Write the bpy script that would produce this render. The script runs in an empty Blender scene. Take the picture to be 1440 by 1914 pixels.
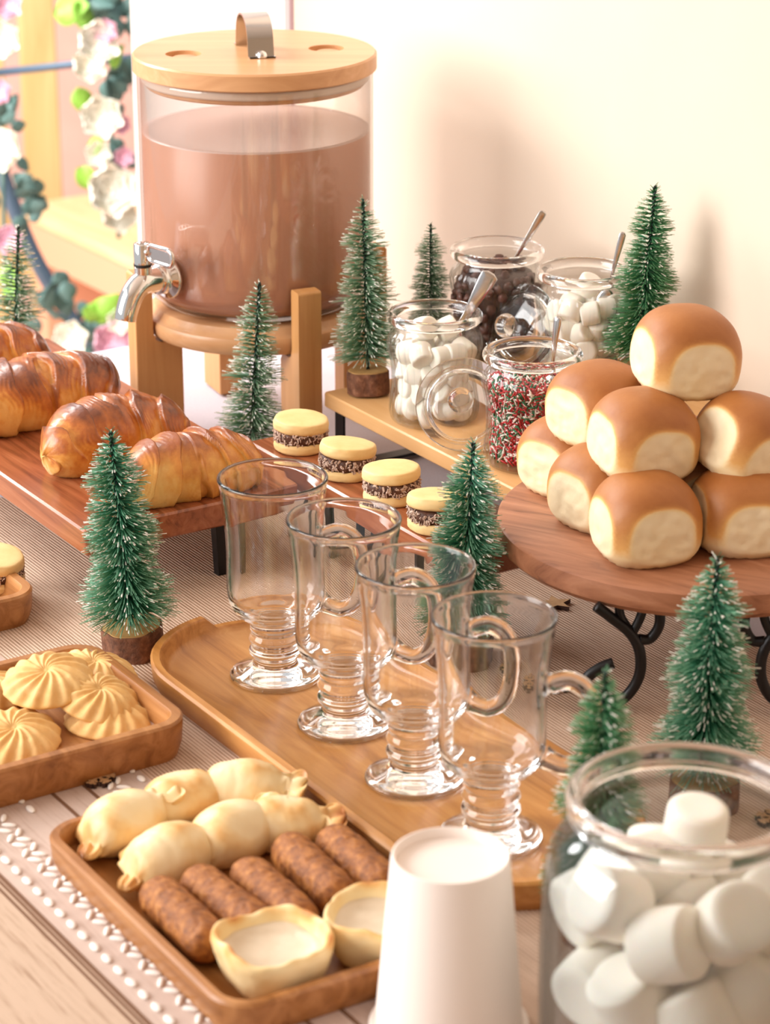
import bpy, bmesh, math, random
from math import sin, cos, pi, radians, sqrt, atan2
from mathutils import Vector, Matrix, noise, Euler

random.seed(7)
C = bpy.context.scene.collection
SC = bpy.context.scene

# ------------------------------------------------------------------ camera
cam = bpy.data.cameras.new('camera')
camo = bpy.data.objects.new('camera', cam)
C.objects.link(camo)
camo.location = (0, 0, 0.70)
camo.rotation_euler = (radians(90 - 21.0), 0, 0)
cam.lens = 36.0 * 4760 / 1914
cam.sensor_width = 36
cam.clip_start = 0.02
cam.dof.use_dof = True
cam.dof.focus_distance = 1.76
cam.dof.aperture_fstop = 10.5
SC.camera = camo

# ------------------------------------------------------------------ light
w = bpy.data.worlds.new('world')
SC.world = w
w.use_nodes = True
w.node_tree.nodes['Background'].inputs[0].default_value = (0.96, 0.98, 1.0, 1)
w.node_tree.nodes['Background'].inputs[1].default_value = 0.60


def area(name, loc, target, sx, sy, power, col):
    l = bpy.data.lights.new(name, 'AREA')
    l.shape = 'RECTANGLE'
    l.size, l.size_y, l.energy, l.color = sx, sy, power, col
    o = bpy.data.objects.new(name, l)
    C.objects.link(o)
    o.location = loc
    d = Vector(target) - Vector(loc)
    o.rotation_euler = d.to_track_quat('-Z', 'Y').to_euler()
    return o


area('window_daylight', (-2.1, 1.15, 0.95), (0.05, 1.6, 0.1), 1.5, 1.3, 66, (1.0, 0.985, 0.965))
area('garden_daylight', (-1.5, 3.0, 1.3), (-0.45, 4.0, -0.3), 1.2, 1.2, 85, (1.0, 0.99, 0.97))

SC.view_settings.view_transform = 'Standard'
SC.view_settings.look = 'None'
SC.view_settings.gamma = 1
SC.view_settings.use_curve_mapping = False
SC.view_settings.exposure = 0.10
SC.cycles.transparent_max_bounces = 40
SC.cycles.max_bounces = 48
SC.cycles.transmission_bounces = 48
SC.cycles.glossy_bounces = 12


# ------------------------------------------------------------------ helpers
def lin(c):
    return tuple(((x / 255) / 12.92 if x / 255 <= 0.04045 else ((x / 255 + 0.055) / 1.055) ** 2.4) for x in c)


UA = radians(-57.5)
U = (cos(UA), sin(UA))
V = (-sin(UA), cos(UA))


def uv(u, v, z=0.0):
    return (u * U[0] + v * V[0], u * U[1] + v * V[1], z)


def mat(name, col, rough=0.5, metal=0.0, spec=0.5, sss=0.0, coat=0.0):
    m = bpy.data.materials.new(name)
    m.use_nodes = True
    b = m.node_tree.nodes['Principled BSDF']
    b.inputs['Base Color'].default_value = (*lin(col), 1)
    b.inputs['Roughness'].default_value = rough
    b.inputs['Metallic'].default_value = metal
    b.inputs['Specular IOR Level'].default_value = spec
    if sss:
        b.inputs['Subsurface Weight'].default_value = sss
        b.inputs['Subsurface Radius'].default_value = (0.6, 0.35, 0.2)
        b.inputs['Subsurface Scale'].default_value = 0.006
    if coat:
        b.inputs['Coat Weight'].default_value = coat
        b.inputs['Coat Roughness'].default_value = 0.15
    return m


def nd(m, t, **kw):
    n = m.node_tree.nodes.new(t)
    for k, v in kw.items():
        if k in n.inputs:
            n.inputs[k].default_value = v
        else:
            setattr(n, k, v)
    return n


def lk(m, a, ao, b, bi):
    m.node_tree.links.new(a.outputs[ao], b.inputs[bi])


def ramp(m, stops):
    r = nd(m, 'ShaderNodeValToRGB')
    e = r.color_ramp.elements
    while len(e) < len(stops):
        e.new(0.5)
    for i, (p, c) in enumerate(stops):
        e[i].position = p
        e[i].color = (*lin(c), 1)
    return r


def coords(m, scale=(1, 1, 1), rot=(0, 0, 0)):
    t = nd(m, 'ShaderNodeTexCoord')
    mp = nd(m, 'ShaderNodeMapping')
    mp.inputs['Scale'].default_value = scale
    mp.inputs['Rotation'].default_value = rot
    lk(m, t, 'Object', mp, 'Vector')
    return mp


def bump(m, src, out, strength, dist=0.001):
    b = m.node_tree.nodes['Principled BSDF']
    n = nd(m, 'ShaderNodeBump', Strength=strength, Distance=dist)
    lk(m, src, out, n, 'Height')
    lk(m, n, 'Normal', b, 'Normal')


def wood(name, stops, scale=(3, 45, 45), rough=0.38, rot=(0, 0, 0), detail=6, bs=0.15, warp=1.0, coat=0.0):
    m = mat(name, (200, 150, 100), rough, coat=coat)
    b = m.node_tree.nodes['Principled BSDF']
    mp = coords(m, scale, rot)
    n = nd(m, 'ShaderNodeTexNoise', Scale=1.0, Detail=detail, Roughness=0.6, Distortion=warp)
    lk(m, mp, 'Vector', n, 'Vector')
    r = ramp(m, stops)
    lk(m, n, 'Fac', r, 'Fac')
    lk(m, r, 'Color', b, 'Base Color')
    bump(m, n, 'Fac', bs, 0.0006)
    return m


def mottled(name, stops, scale=60, rough=0.6, bs=0.2, bd=0.001, sss=0.0, coat=0.0, detail=5):
    m = mat(name, (200, 150, 100), rough, sss=sss, coat=coat)
    b = m.node_tree.nodes['Principled BSDF']
    mp = coords(m)
    n = nd(m, 'ShaderNodeTexNoise', Scale=scale, Detail=detail, Roughness=0.6)
    lk(m, mp, 'Vector', n, 'Vector')
    r = ramp(m, stops)
    lk(m, n, 'Fac', r, 'Fac')
    lk(m, r, 'Color', b, 'Base Color')
    if bs:
        bump(m, n, 'Fac', bs, bd)
    return m


def attr_mat(name, attr, stops, rough=0.5, nscale=90, namt=0.12, bs=0.2, bd=0.0008, sss=0.0, coat=0.0):
    """colour read from a per-vertex bake value plus fine noise"""
    m = mat(name, (200, 150, 100), rough, sss=sss, coat=coat)
    b = m.node_tree.nodes['Principled BSDF']
    a = nd(m, 'ShaderNodeAttribute', attribute_name=attr)
    mp = coords(m)
    n = nd(m, 'ShaderNodeTexNoise', Scale=nscale, Detail=5.0, Roughness=0.65)
    lk(m, mp, 'Vector', n, 'Vector')
    ma = nd(m, 'ShaderNodeMath', operation='MULTIPLY_ADD')
    lk(m, n, 'Fac', ma, 0)
    ma.inputs[1].default_value = namt * 2
    ma.inputs[2].default_value = -namt
    ad = nd(m, 'ShaderNodeMath', operation='ADD')
    lk(m, a, 'Fac', ad, 0)
    lk(m, ma, 0, ad, 1)
    r = ramp(m, stops)
    lk(m, ad, 0, r, 'Fac')
    lk(m, r, 'Color', b, 'Base Color')
    if bs:
        bump(m, n, 'Fac', bs, bd)
    return m


def glass_solid(name, tint=(1, 1, 1), rough=0.0, ior=1.5):
    m = bpy.data.materials.new(name)
    m.use_nodes = True
    nt = m.node_tree
    nt.nodes.clear()
    g = nt.nodes.new('ShaderNodeBsdfGlass')
    g.inputs['Color'].default_value = (*tint, 1)
    g.inputs['Roughness'].default_value = rough
    g.inputs['IOR'].default_value = ior
    o = nt.nodes.new('ShaderNodeOutputMaterial')
    nt.links.new(g.outputs[0], o.inputs[0])
    return m


def glass_thin(name, face=(0.97, 0.97, 0.96), edge=(0.72, 0.74, 0.72), ior=1.45, rough=0.02):
    """thin-walled glass: clear in the middle, reflecting and absorbing more at glancing angles"""
    m = bpy.data.materials.new(name)
    m.use_nodes = True
    nt = m.node_tree
    nt.nodes.clear()
    lw = nt.nodes.new('ShaderNodeLayerWeight')
    lw.inputs['Blend'].default_value = 0.5
    mx = nt.nodes.new('ShaderNodeMix')
    mx.data_type = 'RGBA'
    mx.inputs[6].default_value = (*face, 1)
    mx.inputs[7].default_value = (*edge, 1)
    nt.links.new(lw.outputs['Facing'], mx.inputs[0])
    t = nt.nodes.new('ShaderNodeBsdfTransparent')
    nt.links.new(mx.outputs[2], t.inputs[0])
    g = nt.nodes.new('ShaderNodeBsdfGlossy')
    g.inputs['Roughness'].default_value = rough
    pw = nt.nodes.new('ShaderNodeMath')
    pw.operation = 'POWER'
    nt.links.new(lw.outputs['Facing'], pw.inputs[0])
    pw.inputs[1].default_value = 4.0
    fr = nt.nodes.new('ShaderNodeMath')
    fr.operation = 'MULTIPLY_ADD'
    nt.links.new(pw.outputs[0], fr.inputs[0])
    f0 = ((ior - 1) / (ior + 1)) ** 2
    fr.inputs[1].default_value = 0.75 - f0
    fr.inputs[2].default_value = f0
    s = nt.nodes.new('ShaderNodeMixShader')
    nt.links.new(fr.outputs[0], s.inputs[0])
    nt.links.new(t.outputs[0], s.inputs[1])
    nt.links.new(g.outputs[0], s.inputs[2])
    o = nt.nodes.new('ShaderNodeOutputMaterial')
    nt.links.new(s.outputs[0], o.inputs[0])
    return m


def obj(name, geo, m, parent=None, smooth=True, loc=None, rot=None, attr=None, kind=None):
    if isinstance(geo, bpy.types.Mesh):
        me = geo
    else:
        me = bpy.data.meshes.new(name)
        vs, fs = geo[0], geo[1]
        me.from_pydata(vs, [], fs)
        bm = bmesh.new()
        bm.from_mesh(me)
        bmesh.ops.recalc_face_normals(bm, faces=bm.faces)
        bm.to_mesh(me)
        bm.free()
        if attr:
            a = me.attributes.new(attr[0], 'FLOAT', 'POINT')
            a.data.foreach_set('value', attr[1])
        if m is not None:
            for mm in (m if isinstance(m, (list, tuple)) else [m]):
                me.materials.append(mm)
        if len(geo) > 2 and geo[2]:
            me.polygons.foreach_set('material_index', geo[2])
        if smooth:
            me.polygons.foreach_set('use_smooth', [True] * len(me.polygons))
            if smooth is not True:
                me.set_sharp_from_angle(angle=radians(smooth))
    o = bpy.data.objects.new(name, me)
    C.objects.link(o)
    if parent is not None:
        o.parent = parent
    if loc is not None:
        o.location = loc
    if rot is not None:
        o.rotation_euler = rot
    if kind:
        o['kind'] = kind
    return o


def thing(name, label, cat, loc=(0, 0, 0), rot=(0, 0, 0), group=None):
    o = bpy.data.objects.new(name, None)
    o.empty_display_size = 0.02
    C.objects.link(o)
    o.location = loc
    o.rotation_euler = rot
    return tag(o, label, cat, group)


def tag(o, label, cat, group=None):
    o['label'] = label
    o['category'] = cat
    if group:
        o['group'] = group
    return o


def dup(root, label, loc, rot=None, scale=None):
    r = root.copy()
    C.objects.link(r)
    r.location = loc
    if rot is not None:
        r.rotation_euler = rot
    if scale is not None:
        r.scale = (scale,) * 3
    r['label'] = label
    for ch in root.children:
        c = ch.copy()
        C.objects.link(c)
        c.parent = r
        for g in ch.children:
            d = g.copy()
            C.objects.link(d)
            d.parent = c
    return r


def join(*gs):
    vs, fs, mi = [], [], []
    for g in gs:
        n = len(vs)
        vs += g[0]
        fs += [tuple(i + n for i in f) for f in g[1]]
        mi += (g[2] if len(g) > 2 and g[2] else [0] * len(g[1]))
    return vs, fs, mi


def setmi(g, k):
    return g[0], g[1], [k] * len(g[1])


def xf(g, M):
    return [tuple(M @ Vector(v)) for v in g[0]], g[1], (g[2] if len(g) > 2 else None)


def T(x, y, z):
    return Matrix.Translation((x, y, z))


def RZ(a):
    return Matrix.Rotation(a, 4, 'Z')


def RX(a):
    return Matrix.Rotation(a, 4, 'X')


def RY(a):
    return Matrix.Rotation(a, 4, 'Y')


def lathe(prof, seg=64, closed=False, rf=None):
    """prof: list of (r, z); rf(i, ang, r, z) may modulate the radius"""
    vs, fs = [], []
    n = len(prof)
    rings = []
    for i, (r, z) in enumerate(prof):
        if r < 1e-7:
            rings.append([len(vs)])
            vs.append((0, 0, z))
        else:
            ring = []
            for k in range(seg):
                a = 2 * pi * k / seg
                rr = rf(i, a, r, z) if rf else r
                ring.append(len(vs))
                vs.append((rr * cos(a), rr * sin(a), z))
            rings.append(ring)
    pairs = [(i, i + 1) for i in range(n - 1)] + ([(n - 1, 0)] if closed else [])
    for i, j in pairs:
        A, B = rings[i], rings[j]
        if len(A) == 1 and len(B) == 1:
            continue
        for k in range(seg):
            k2 = (k + 1) % seg
            if len(A) == 1:
                fs.append((A[0], B[k2], B[k]))
            elif len(B) == 1:
                fs.append((A[k], A[k2], B[0]))
            else:
                fs.append((A[k], A[k2], B[k2], B[k]))
    return vs, fs


def smooth_prof(p, sub=4):
    """Catmull-Rom through profile points"""
    out = []
    n = len(p)
    for i in range(n - 1):
        p0, p1, p2, p3 = p[max(i - 1, 0)], p[i], p[i + 1], p[min(i + 2, n - 1)]
        for k in range(sub):
            t = k / sub
            q = []
            for d in range(len(p1)):
                a, b, c, e = p0[d], p1[d], p2[d], p3[d]
                q.append(0.5 * (2 * b + (c - a) * t + (2 * a - 5 * b + 4 * c - e) * t * t + (3 * b - a - 3 * c + e) * t ** 3))
            out.append(tuple(q))
    out.append(tuple(p[-1]))
    return out


def tube(path, r, seg=10, rfun=None, flat=1.0, closed=False):
    """swept tube along 3D points; r radius, rfun(t) multiplies it; flat squeezes the 2nd axis"""
    P = [Vector(p) for p in path]
    n = len(P)
    vs, fs = [], []
    up = Vector((0, 0, 1))
    prev = None
    for i in range(n):
        if closed:
            t = (P[(i + 1) % n] - P[i - 1]).normalized()
        else:
            t = (P[min(i + 1, n - 1)] - P[max(i - 1, 0)]).normalized()
        if prev is None:
            a = up if abs(t.dot(up)) < 0.9 else Vector((0, 1, 0))
            s = t.cross(a).normalized()
        else:
            s = (prev - t * prev.dot(t)).normalized()
        prev = s
        b = t.cross(s)
        rr = r * (rfun(i / (n - 1)) if rfun else 1)
        for k in range(seg):
            a = 2 * pi * k / seg
            vs.append(tuple(P[i] + s * cos(a) * rr + b * sin(a) * rr * flat))
    for i in range(n - 1 if not closed else n):
        j = (i + 1) % n
        for k in range(seg):
            k2 = (k + 1) % seg
            fs.append((i * seg + k, i * seg + k2, j * seg + k2, j * seg + k))
    if not closed:
        fs.append(tuple(range(seg))[::-1])
        fs.append(tuple((n - 1) * seg + k for k in range(seg)))
    return vs, fs


def rrect(hx, hy, r, n=8):
    """rounded-rectangle outline, counter-clockwise"""
    out = []
    for cx, cy, a0 in ((hx - r, hy - r, 0), (-hx + r, hy - r, 90), (-hx + r, -hy + r, 180), (hx - r, -hy + r, 270)):
        for k in range(n + 1):
            a = radians(a0 + 90 * k / n)
            out.append((cx + r * cos(a), cy + r * sin(a)))
    return out


def loft(loops, cap0=True, cap1=True):
    """loops: list of equal-length vertex loops"""
    vs, fs = [], []
    n = len(loops[0])
    for L in loops:
        vs += [tuple(p) for p in L]
    for i in range(len(loops) - 1):
        for k in range(n):
            k2 = (k + 1) % n
            fs.append((i * n + k, i * n + k2, (i + 1) * n + k2, (i + 1) * n + k))
    if cap0:
        fs.append(tuple(range(n))[::-1])
    if cap1:
        fs.append(tuple((len(loops) - 1) * n + k for k in range(n)))
    return vs, fs


def slab(hx, hy, z0, z1, r=0.002, b=0.0012, n=4):
    """rounded plank with eased edges"""
    L = []
    for dz, d in ((0, b), (b, 0), (z1 - z0 - b, 0), (z1 - z0, b)):
        L.append([(x, y, z0 + dz) for x, y in rrect(hx - d, hy - d, max(r - d, 0.0003), n)])
    return loft(L)


def box(hx, hy, hz, b=0.0):
    return slab(hx, hy, -hz, hz, max(b, 0.0004), max(b, 0.0003), 2)


def bar(p, q, wd, th, up=(0, 0, 1)):
    """flat bar from p to q, width wd across, thickness th along 'up x dir'"""
    p, q = Vector(p), Vector(q)
    t = (q - p).normalized()
    s = Vector(up) - t * t.dot(Vector(up))
    s.normalize()
    c = t.cross(s)
    vs = []
    for e in (p, q):
        for a, bb in ((-1, -1), (1, -1), (1, 1), (-1, 1)):
            vs.append(tuple(e + s * a * wd / 2 + c * bb * th / 2))
    return vs, [(0, 1, 2, 3), (7, 6, 5, 4), (0, 4, 5, 1), (1, 5, 6, 2), (2, 6, 7, 3), (3, 7, 4, 0)]


def tray_geo(outline, inset, h, floor, notch=None):
    """outline fn(d)->loop of (x,y) shrunk by d"""
    def lp(d, z, drop=False):
        pts = outline(d)
        o = []
        for x, y in pts:
            zz = z
            if drop and notch:
                zz = z - notch(x, y)
            o.append((x, y, zz))
        return o
    b = 0.0015
    return loft([lp(0.004, 0), lp(0.001, h * 0.35), lp(0, h - b, True), lp(b, h, True), lp(inset - b, h, True), lp(inset, h - b, True),
                 lp(inset + 0.002, floor + 0.003), lp(inset + 0.006, floor)])


def ico(sub, r=1.0):
    bm = bmesh.new()
    bmesh.ops.create_icosphere(bm, subdivisions=sub, radius=r)
    bm.verts.ensure_lookup_table()
    vs = [tuple(v.co) for v in bm.verts]
    fs = [tuple(v.index for v in f.verts) for f in bm.faces]
    bm.free()
    return vs, fs


def fbm(p, s, seed=0.0):
    return noise.fractal(Vector((p[0] * s + seed, p[1] * s - seed * 0.7, p[2] * s + seed * 1.3)), 1.0, 2.0, 4)


def cr3(pts, sub=6):
    return smooth_prof(pts, sub)


def sky_fill_mat():  # invented translucent mix that lets sky light down through the unseen ceiling
    m = bpy.data.materials.new('translucent_sky_fill')
    m.use_nodes = True
    nt = m.node_tree
    nt.nodes.clear()
    a = nt.nodes.new('ShaderNodeBsdfDiffuse')
    b = nt.nodes.new('ShaderNodeBsdfTranslucent')
    a.inputs[0].default_value = (*lin((246, 240, 232)), 1)
    b.inputs[0].default_value = (*lin((250, 244, 236)), 1)
    s_ = nt.nodes.new('ShaderNodeMixShader')
    s_.inputs[0].default_value = 0.4
    nt.links.new(a.outputs[0], s_.inputs[1])
    nt.links.new(b.outputs[0], s_.inputs[2])
    o = nt.nodes.new('ShaderNodeOutputMaterial')
    nt.links.new(s_.outputs[0], o.inputs[0])
    return m


# ------------------------------------------------------------------ materials
M = {}
M['wall_cream'] = mottled('cream_plaster', [(0.3, (219, 200, 180)), (0.7, (224, 206, 187))], 3, 0.85, 0.05)
M['wall_white'] = mat('white_paint', (252, 249, 244), 0.7)
M['room_wall'] = mat('warm_room_paint', (206, 188, 164), 0.8)
M['room_floor'] = mottled('beige_floor', [(0.3, (176, 158, 138)), (0.7, (190, 172, 152))], 8, 0.7, 0.05)
M['sky_fill'] = sky_fill_mat()
M['trim'] = mat('mauve_trim', (176, 140, 140), 0.6)
M['trim_grey'] = mat('grey_trim', (205, 200, 200), 0.6)
M['floor'] = wood('floor_boards', [(0.3, (150, 105, 70)), (0.7, (178, 130, 92))], (2, 12, 12), 0.5)
M['cloth'] = mottled('lilac_grey_cloth', [(0.3, (205, 197, 205)), (0.7, (214, 207, 214))], 500, 0.9, 0.2, 0.0004)
M['bamboo'] = wood('bamboo', [(0.3, (202, 150, 104)), (0.55, (214, 164, 118)), (0.75, (224, 178, 136))], (2.5, 60, 60), 0.32, bs=0.08)
M['bamboo_v'] = wood('bamboo_upright', [(0.3, (200, 142, 84)), (0.55, (212, 156, 98)), (0.75, (222, 170, 114))], (60, 60, 3), 0.4, bs=0.08)
M['pale_wood'] = wood('pale_pine', [(0.3, (222, 168, 108)), (0.55, (230, 180, 122)), (0.75, (236, 190, 134))], (2.5, 55, 55), 0.4, bs=0.08)
M['tray_wood'] = wood('honey_acacia', [(0.28, (160, 100, 44)), (0.45, (192, 130, 66)), (0.58, (206, 146, 82)), (0.75, (218, 162, 100))], (4.5, 48, 48), 0.33, bs=0.1, warp=1.5)
M['brown_tray'] = wood('brown_acacia', [(0.28, (128, 78, 36)), (0.48, (164, 108, 58)), (0.72, (192, 136, 84))], (5, 55, 55), 0.36, bs=0.1, warp=1.5)
M['red_wood'] = wood('reddish_board', [(0.28, (104, 52, 30)), (0.48, (152, 86, 54)), (0.72, (180, 114, 78))], (5, 75, 75), 0.26, bs=0.12, warp=1.2, coat=0.3)
M['bun_board'] = wood('walnut_round', [(0.28, (98, 56, 34)), (0.42, (150, 96, 66)), (0.58, (168, 112, 80)), (0.75, (186, 132, 100))], (6, 46, 46), 0.42, bs=0.15, warp=2.2)
M['black_metal'] = mat('black_iron', (22, 19, 20), 0.42, 0.3)
M['chrome'] = mat('chrome', (236, 232, 230), 0.06, 1.0)
M['steel'] = mat('brushed_steel', (205, 200, 198), 0.18, 1.0)
M['rubber'] = mat('black_rubber', (25, 25, 25), 0.6)
M['milk'] = mat('chocolate_milk', (206, 154, 126), 0.3, sss=0.1)
M['milk_top'] = mat('milk_surface', (224, 200, 190), 0.25)  # top of the milk, a paler tone than the body below
M['thin'] = glass_thin('thin_clear_glass', (0.985, 0.985, 0.98), (0.90, 0.91, 0.90), 1.5)
M['thin_disp'] = glass_thin('dispenser_glass', (0.985, 0.975, 0.97), (0.86, 0.82, 0.80), 1.62)
M['glass'] = glass_solid('clear_glass', (1, 1, 1), 0.0, 1.46)
M['thin_big'] = glass_thin('big_jar_glass', (0.975, 0.98, 0.98), (0.66, 0.69, 0.70), 1.62)
M['seal'] = mat('clear_silicone_seal', (226, 208, 190), 0.35)
M['crumb_bun'] = None
M['marsh'] = mat('marshmallow', (253, 246, 234), 0.75, sss=0.3)
M['choc'] = mottled('chocolate_chip', [(0.3, (84, 54, 46)), (0.7, (112, 76, 66))], 120, 0.45, 0.0)
M['choc_dark'] = mat('chocolate_fill', (70, 44, 38), 0.5)
M['sp_red'] = mat('red_sprinkle', (196, 38, 48), 0.4)
M['sp_green'] = mat('green_sprinkle', (34, 120, 78), 0.4)
M['sp_white'] = mat('white_sprinkle', (246, 232, 222), 0.4)
M['bark'] = mottled('bark', [(0.3, (80, 48, 32)), (0.55, (122, 78, 54)), (0.75, (158, 112, 84))], 160, 0.85, 0.8, 0.002)
M['log'] = mottled('cut_wood', [(0.3, (176, 128, 70)), (0.7, (210, 166, 104))], 90, 0.7, 0.2)
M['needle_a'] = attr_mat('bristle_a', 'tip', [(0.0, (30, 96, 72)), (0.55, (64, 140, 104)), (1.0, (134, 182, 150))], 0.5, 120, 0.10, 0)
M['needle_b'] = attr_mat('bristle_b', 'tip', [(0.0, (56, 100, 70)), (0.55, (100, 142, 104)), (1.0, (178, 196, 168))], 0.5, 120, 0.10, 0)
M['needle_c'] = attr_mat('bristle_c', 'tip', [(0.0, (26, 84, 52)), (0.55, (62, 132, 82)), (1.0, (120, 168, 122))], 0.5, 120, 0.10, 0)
M['wire'] = mat('dark_green_wire', (24, 44, 36), 0.45, 0.4)
M['frost'] = mat('white_frost', (244, 238, 228), 0.6)
M['cookie'] = mottled('butter_cookie', [(0.3, (226, 174, 100)), (0.7, (242, 204, 140))], 70, 0.65, 0.25, 0.0008, sss=0.08)
M['alfajor'] = mottled('cornstarch_biscuit', [(0.3, (234, 194, 128)), (0.7, (243, 212, 152))], 60, 0.6, 0.12, 0.0006, sss=0.08)
M['filling'] = mottled('caramel_filling', [(0.3, (62, 34, 24)), (0.7, (104, 64, 46))], 200, 0.5, 0.5)
M['coconut'] = mat('coconut_flake', (206, 178, 160), 0.7)
M['paper'] = mat('white_paper', (250, 238, 230), 0.75)
M['stitch'] = mat('white_yarn', (250, 244, 238), 0.85)
M['brown_thread'] = mat('brown_thread', (120, 84, 60), 0.85)
M['cut_edge'] = mat('burnt_edge', (62, 36, 24), 0.7)
M['ply'] = mottled('plywood_face', [(0.3, (176, 134, 92)), (0.7, (200, 160, 116))], 200, 0.7, 0.1)
M['leaf'] = mottled('lime_leaf', [(0.3, (120, 178, 50)), (0.7, (170, 214, 92))], 20, 0.5, 0)
M['leaf_dark'] = mottled('dark_leaf', [(0.3, (62, 98, 98)), (0.7, (120, 150, 140))], 30, 0.55, 0)
M['rose_white'] = mat('cream_petal', (255, 250, 234), 0.7)
M['rose_pink'] = mat('pink_petal', (248, 196, 214), 0.7)
M['slate'] = mat('slate_blue_metal', (84, 104, 124), 0.4, 0.2)
M['pink_wall'] = mottled('pink_render', [(0.3, (226, 176, 160)), (0.7, (236, 192, 176))], 4, 0.85, 0.05)
M['terracotta'] = mottled('terracotta_paving', [(0.3, (232, 182, 160)), (0.7, (240, 200, 182))], 6, 0.8, 0.05)
M['post_wood'] = wood('weathered_post', [(0.3, (184, 150, 92)), (0.55, (214, 182, 126)), (0.75, (232, 208, 164))], (14, 14, 2), 0.7)
M['bench_wood'] = wood('bench_slats', [(0.3, (226, 180, 128)), (0.7, (244, 208, 160))], (3, 20, 20), 0.6)
M['bench_edge'] = mat('bench_front', (224, 166, 132), 0.6)


def runner_mat():
    m = mat('ribbed_linen', (200, 170, 145), 0.92)
    b = m.node_tree.nodes['Principled BSDF']
    t = nd(m, 'ShaderNodeTexCoord')
    s = nd(m, 'ShaderNodeSeparateXYZ')
    lk(m, t, 'Object', s, 0)

    def wv(axis, freq):
        mu = nd(m, 'ShaderNodeMath', operation='MULTIPLY')
        lk(m, s, axis, mu, 0)
        mu.inputs[1].default_value = freq * 2 * pi
        si = nd(m, 'ShaderNodeMath', operation='SINE')
        lk(m, mu, 0, si, 0)
        ma = nd(m, 'ShaderNodeMath', operation='MULTIPLY_ADD')
        lk(m, si, 0, ma, 0)
        ma.inputs[1].default_value = 0.5
        ma.inputs[2].default_value = 0.5
        return ma
    rib = wv('Y', 400.0)
    weave = wv('X', 520.0)
    n = nd(m, 'ShaderNodeTexNoise', Scale=300.0, Detail=3.0)
    mp = coords(m, (0.12, 1, 1))
    lk(m, mp, 'Vector', n, 'Vector')
    ad = nd(m, 'ShaderNodeMath', operation='MULTIPLY_ADD')
    lk(m, n, 'Fac', ad, 0)
    ad.inputs[1].default_value = 0.7
    lk(m, rib, 0, ad, 2)
    sb = nd(m, 'ShaderNodeMath', operation='MULTIPLY_ADD')
    lk(m, weave, 0, sb, 0)
    sb.inputs[1].default_value = 0.15
    lk(m, ad, 0, sb, 2)
    r = ramp(m, [(0.25, (132, 96, 74)), (0.55, (180, 146, 122)), (0.95, (214, 186, 164))])
    lk(m, sb, 0, r, 'Fac')
    lk(m, r, 'Color', b, 'Base Color')
    bump(m, sb, 0, 0.5, 0.0008)
    return m


M['runner'] = runner_mat()


def band_mat(name, col, col2, freq, lo):
    m = mat(name, col, 0.92)
    b = m.node_tree.nodes['Principled BSDF']
    mp = coords(m, (0.05, 1, 1))
    n = nd(m, 'ShaderNodeTexNoise', Scale=freq, Detail=4.0, Roughness=0.7)
    lk(m, mp, 'Vector', n, 'Vector')
    r = ramp(m, [(lo, col2), (lo + 0.2, col)])
    lk(m, n, 'Fac', r, 'Fac')
    lk(m, r, 'Color', b, 'Base Color')
    bump(m, n, 'Fac', 0.3, 0.0006)
    return m


M['band'] = band_mat('runner_border', (204, 182, 170), (188, 162, 148), 500, 0.3)
M['canvas'] = band_mat('runner_hem', (200, 174, 152), (162, 132, 108), 420, 0.3)

# ------------------------------------------------------------------ setting


def struct(name, geo, m, smooth=False, label=None):
    o = obj(name, geo, m, None, smooth)
    o['kind'] = 'structure'
    if label:
        o['label'] = label
    return o


def quadbox(x0, x1, y0, y1, z0, z1):
    return [(x0, y0, z0), (x1, y0, z0), (x1, y1, z0), (x0, y1, z0), (x0, y0, z1), (x1, y0, z1), (x1, y1, z1), (x0, y1, z1)], \
        [(0, 3, 2, 1), (4, 5, 6, 7), (0, 1, 5, 4), (1, 2, 6, 5), (2, 3, 7, 6), (3, 0, 4, 7)]


def prism(pts, z0, z1):
    n = len(pts)
    return loft([[(x, y, z0) for x, y in pts], [(x, y, z1) for x, y in pts]])


FL = -0.75
WV = 1.205
a0, a1 = uv(-2.055, WV), uv(0.55, WV)
b0, b1 = uv(-2.055, WV + 0.12), uv(0.55, WV + 0.12)
struct('wall_back', prism([a0[:2], a1[:2], b1[:2], b0[:2]], FL, 1.7), M['wall_cream'], label='cream plaster wall behind the table')
cx, cy = a0[0], a0[1]
struct('wall_left', prism([(cx - 0.004, cy + 0.002), (cx - 0.152, cy + 0.022), (cx - 0.145, cy + 0.10), (cx + 0.05, cy + 0.09)], FL, 1.7), M['wall_white'],
       label='narrow white wall at the edge of the garden opening')
struct('trim_1', prism([(cx - 0.001, cy - 0.004), (cx + 0.0025, cy - 0.005), (cx + 0.004, cy + 0.004), (cx - 0.001, cy + 0.004)], FL, 1.7), M['trim'])
struct('trim_2', prism([(cx - 0.0055, cy - 0.003), (cx - 0.001, cy - 0.004), (cx - 0.001, cy + 0.004), (cx - 0.0055, cy + 0.004)], FL, 1.7), M['trim_grey'])
struct('floor', quadbox(-1.3, 3.2, -1.5, 2.9, FL - 0.05, FL), M['room_floor'], label='beige floor of the room')
obj('garden_ground', prism([(-3.2, -1.5), (-1.3, -1.5), (-1.3, 2.9), (3.2, 2.9), (3.2, 6.0), (-3.2, 6.0)], FL - 0.05, FL - 0.004), M['terracotta'], None, False, kind='structure')
struct('wall_right', quadbox(1.30, 1.40, -1.3, 0.20, FL, 1.7), M['room_wall'])
struct('wall_front', quadbox(-1.3, 1.40, -1.4, -1.3, FL, 1.7), M['room_wall'])
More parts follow.
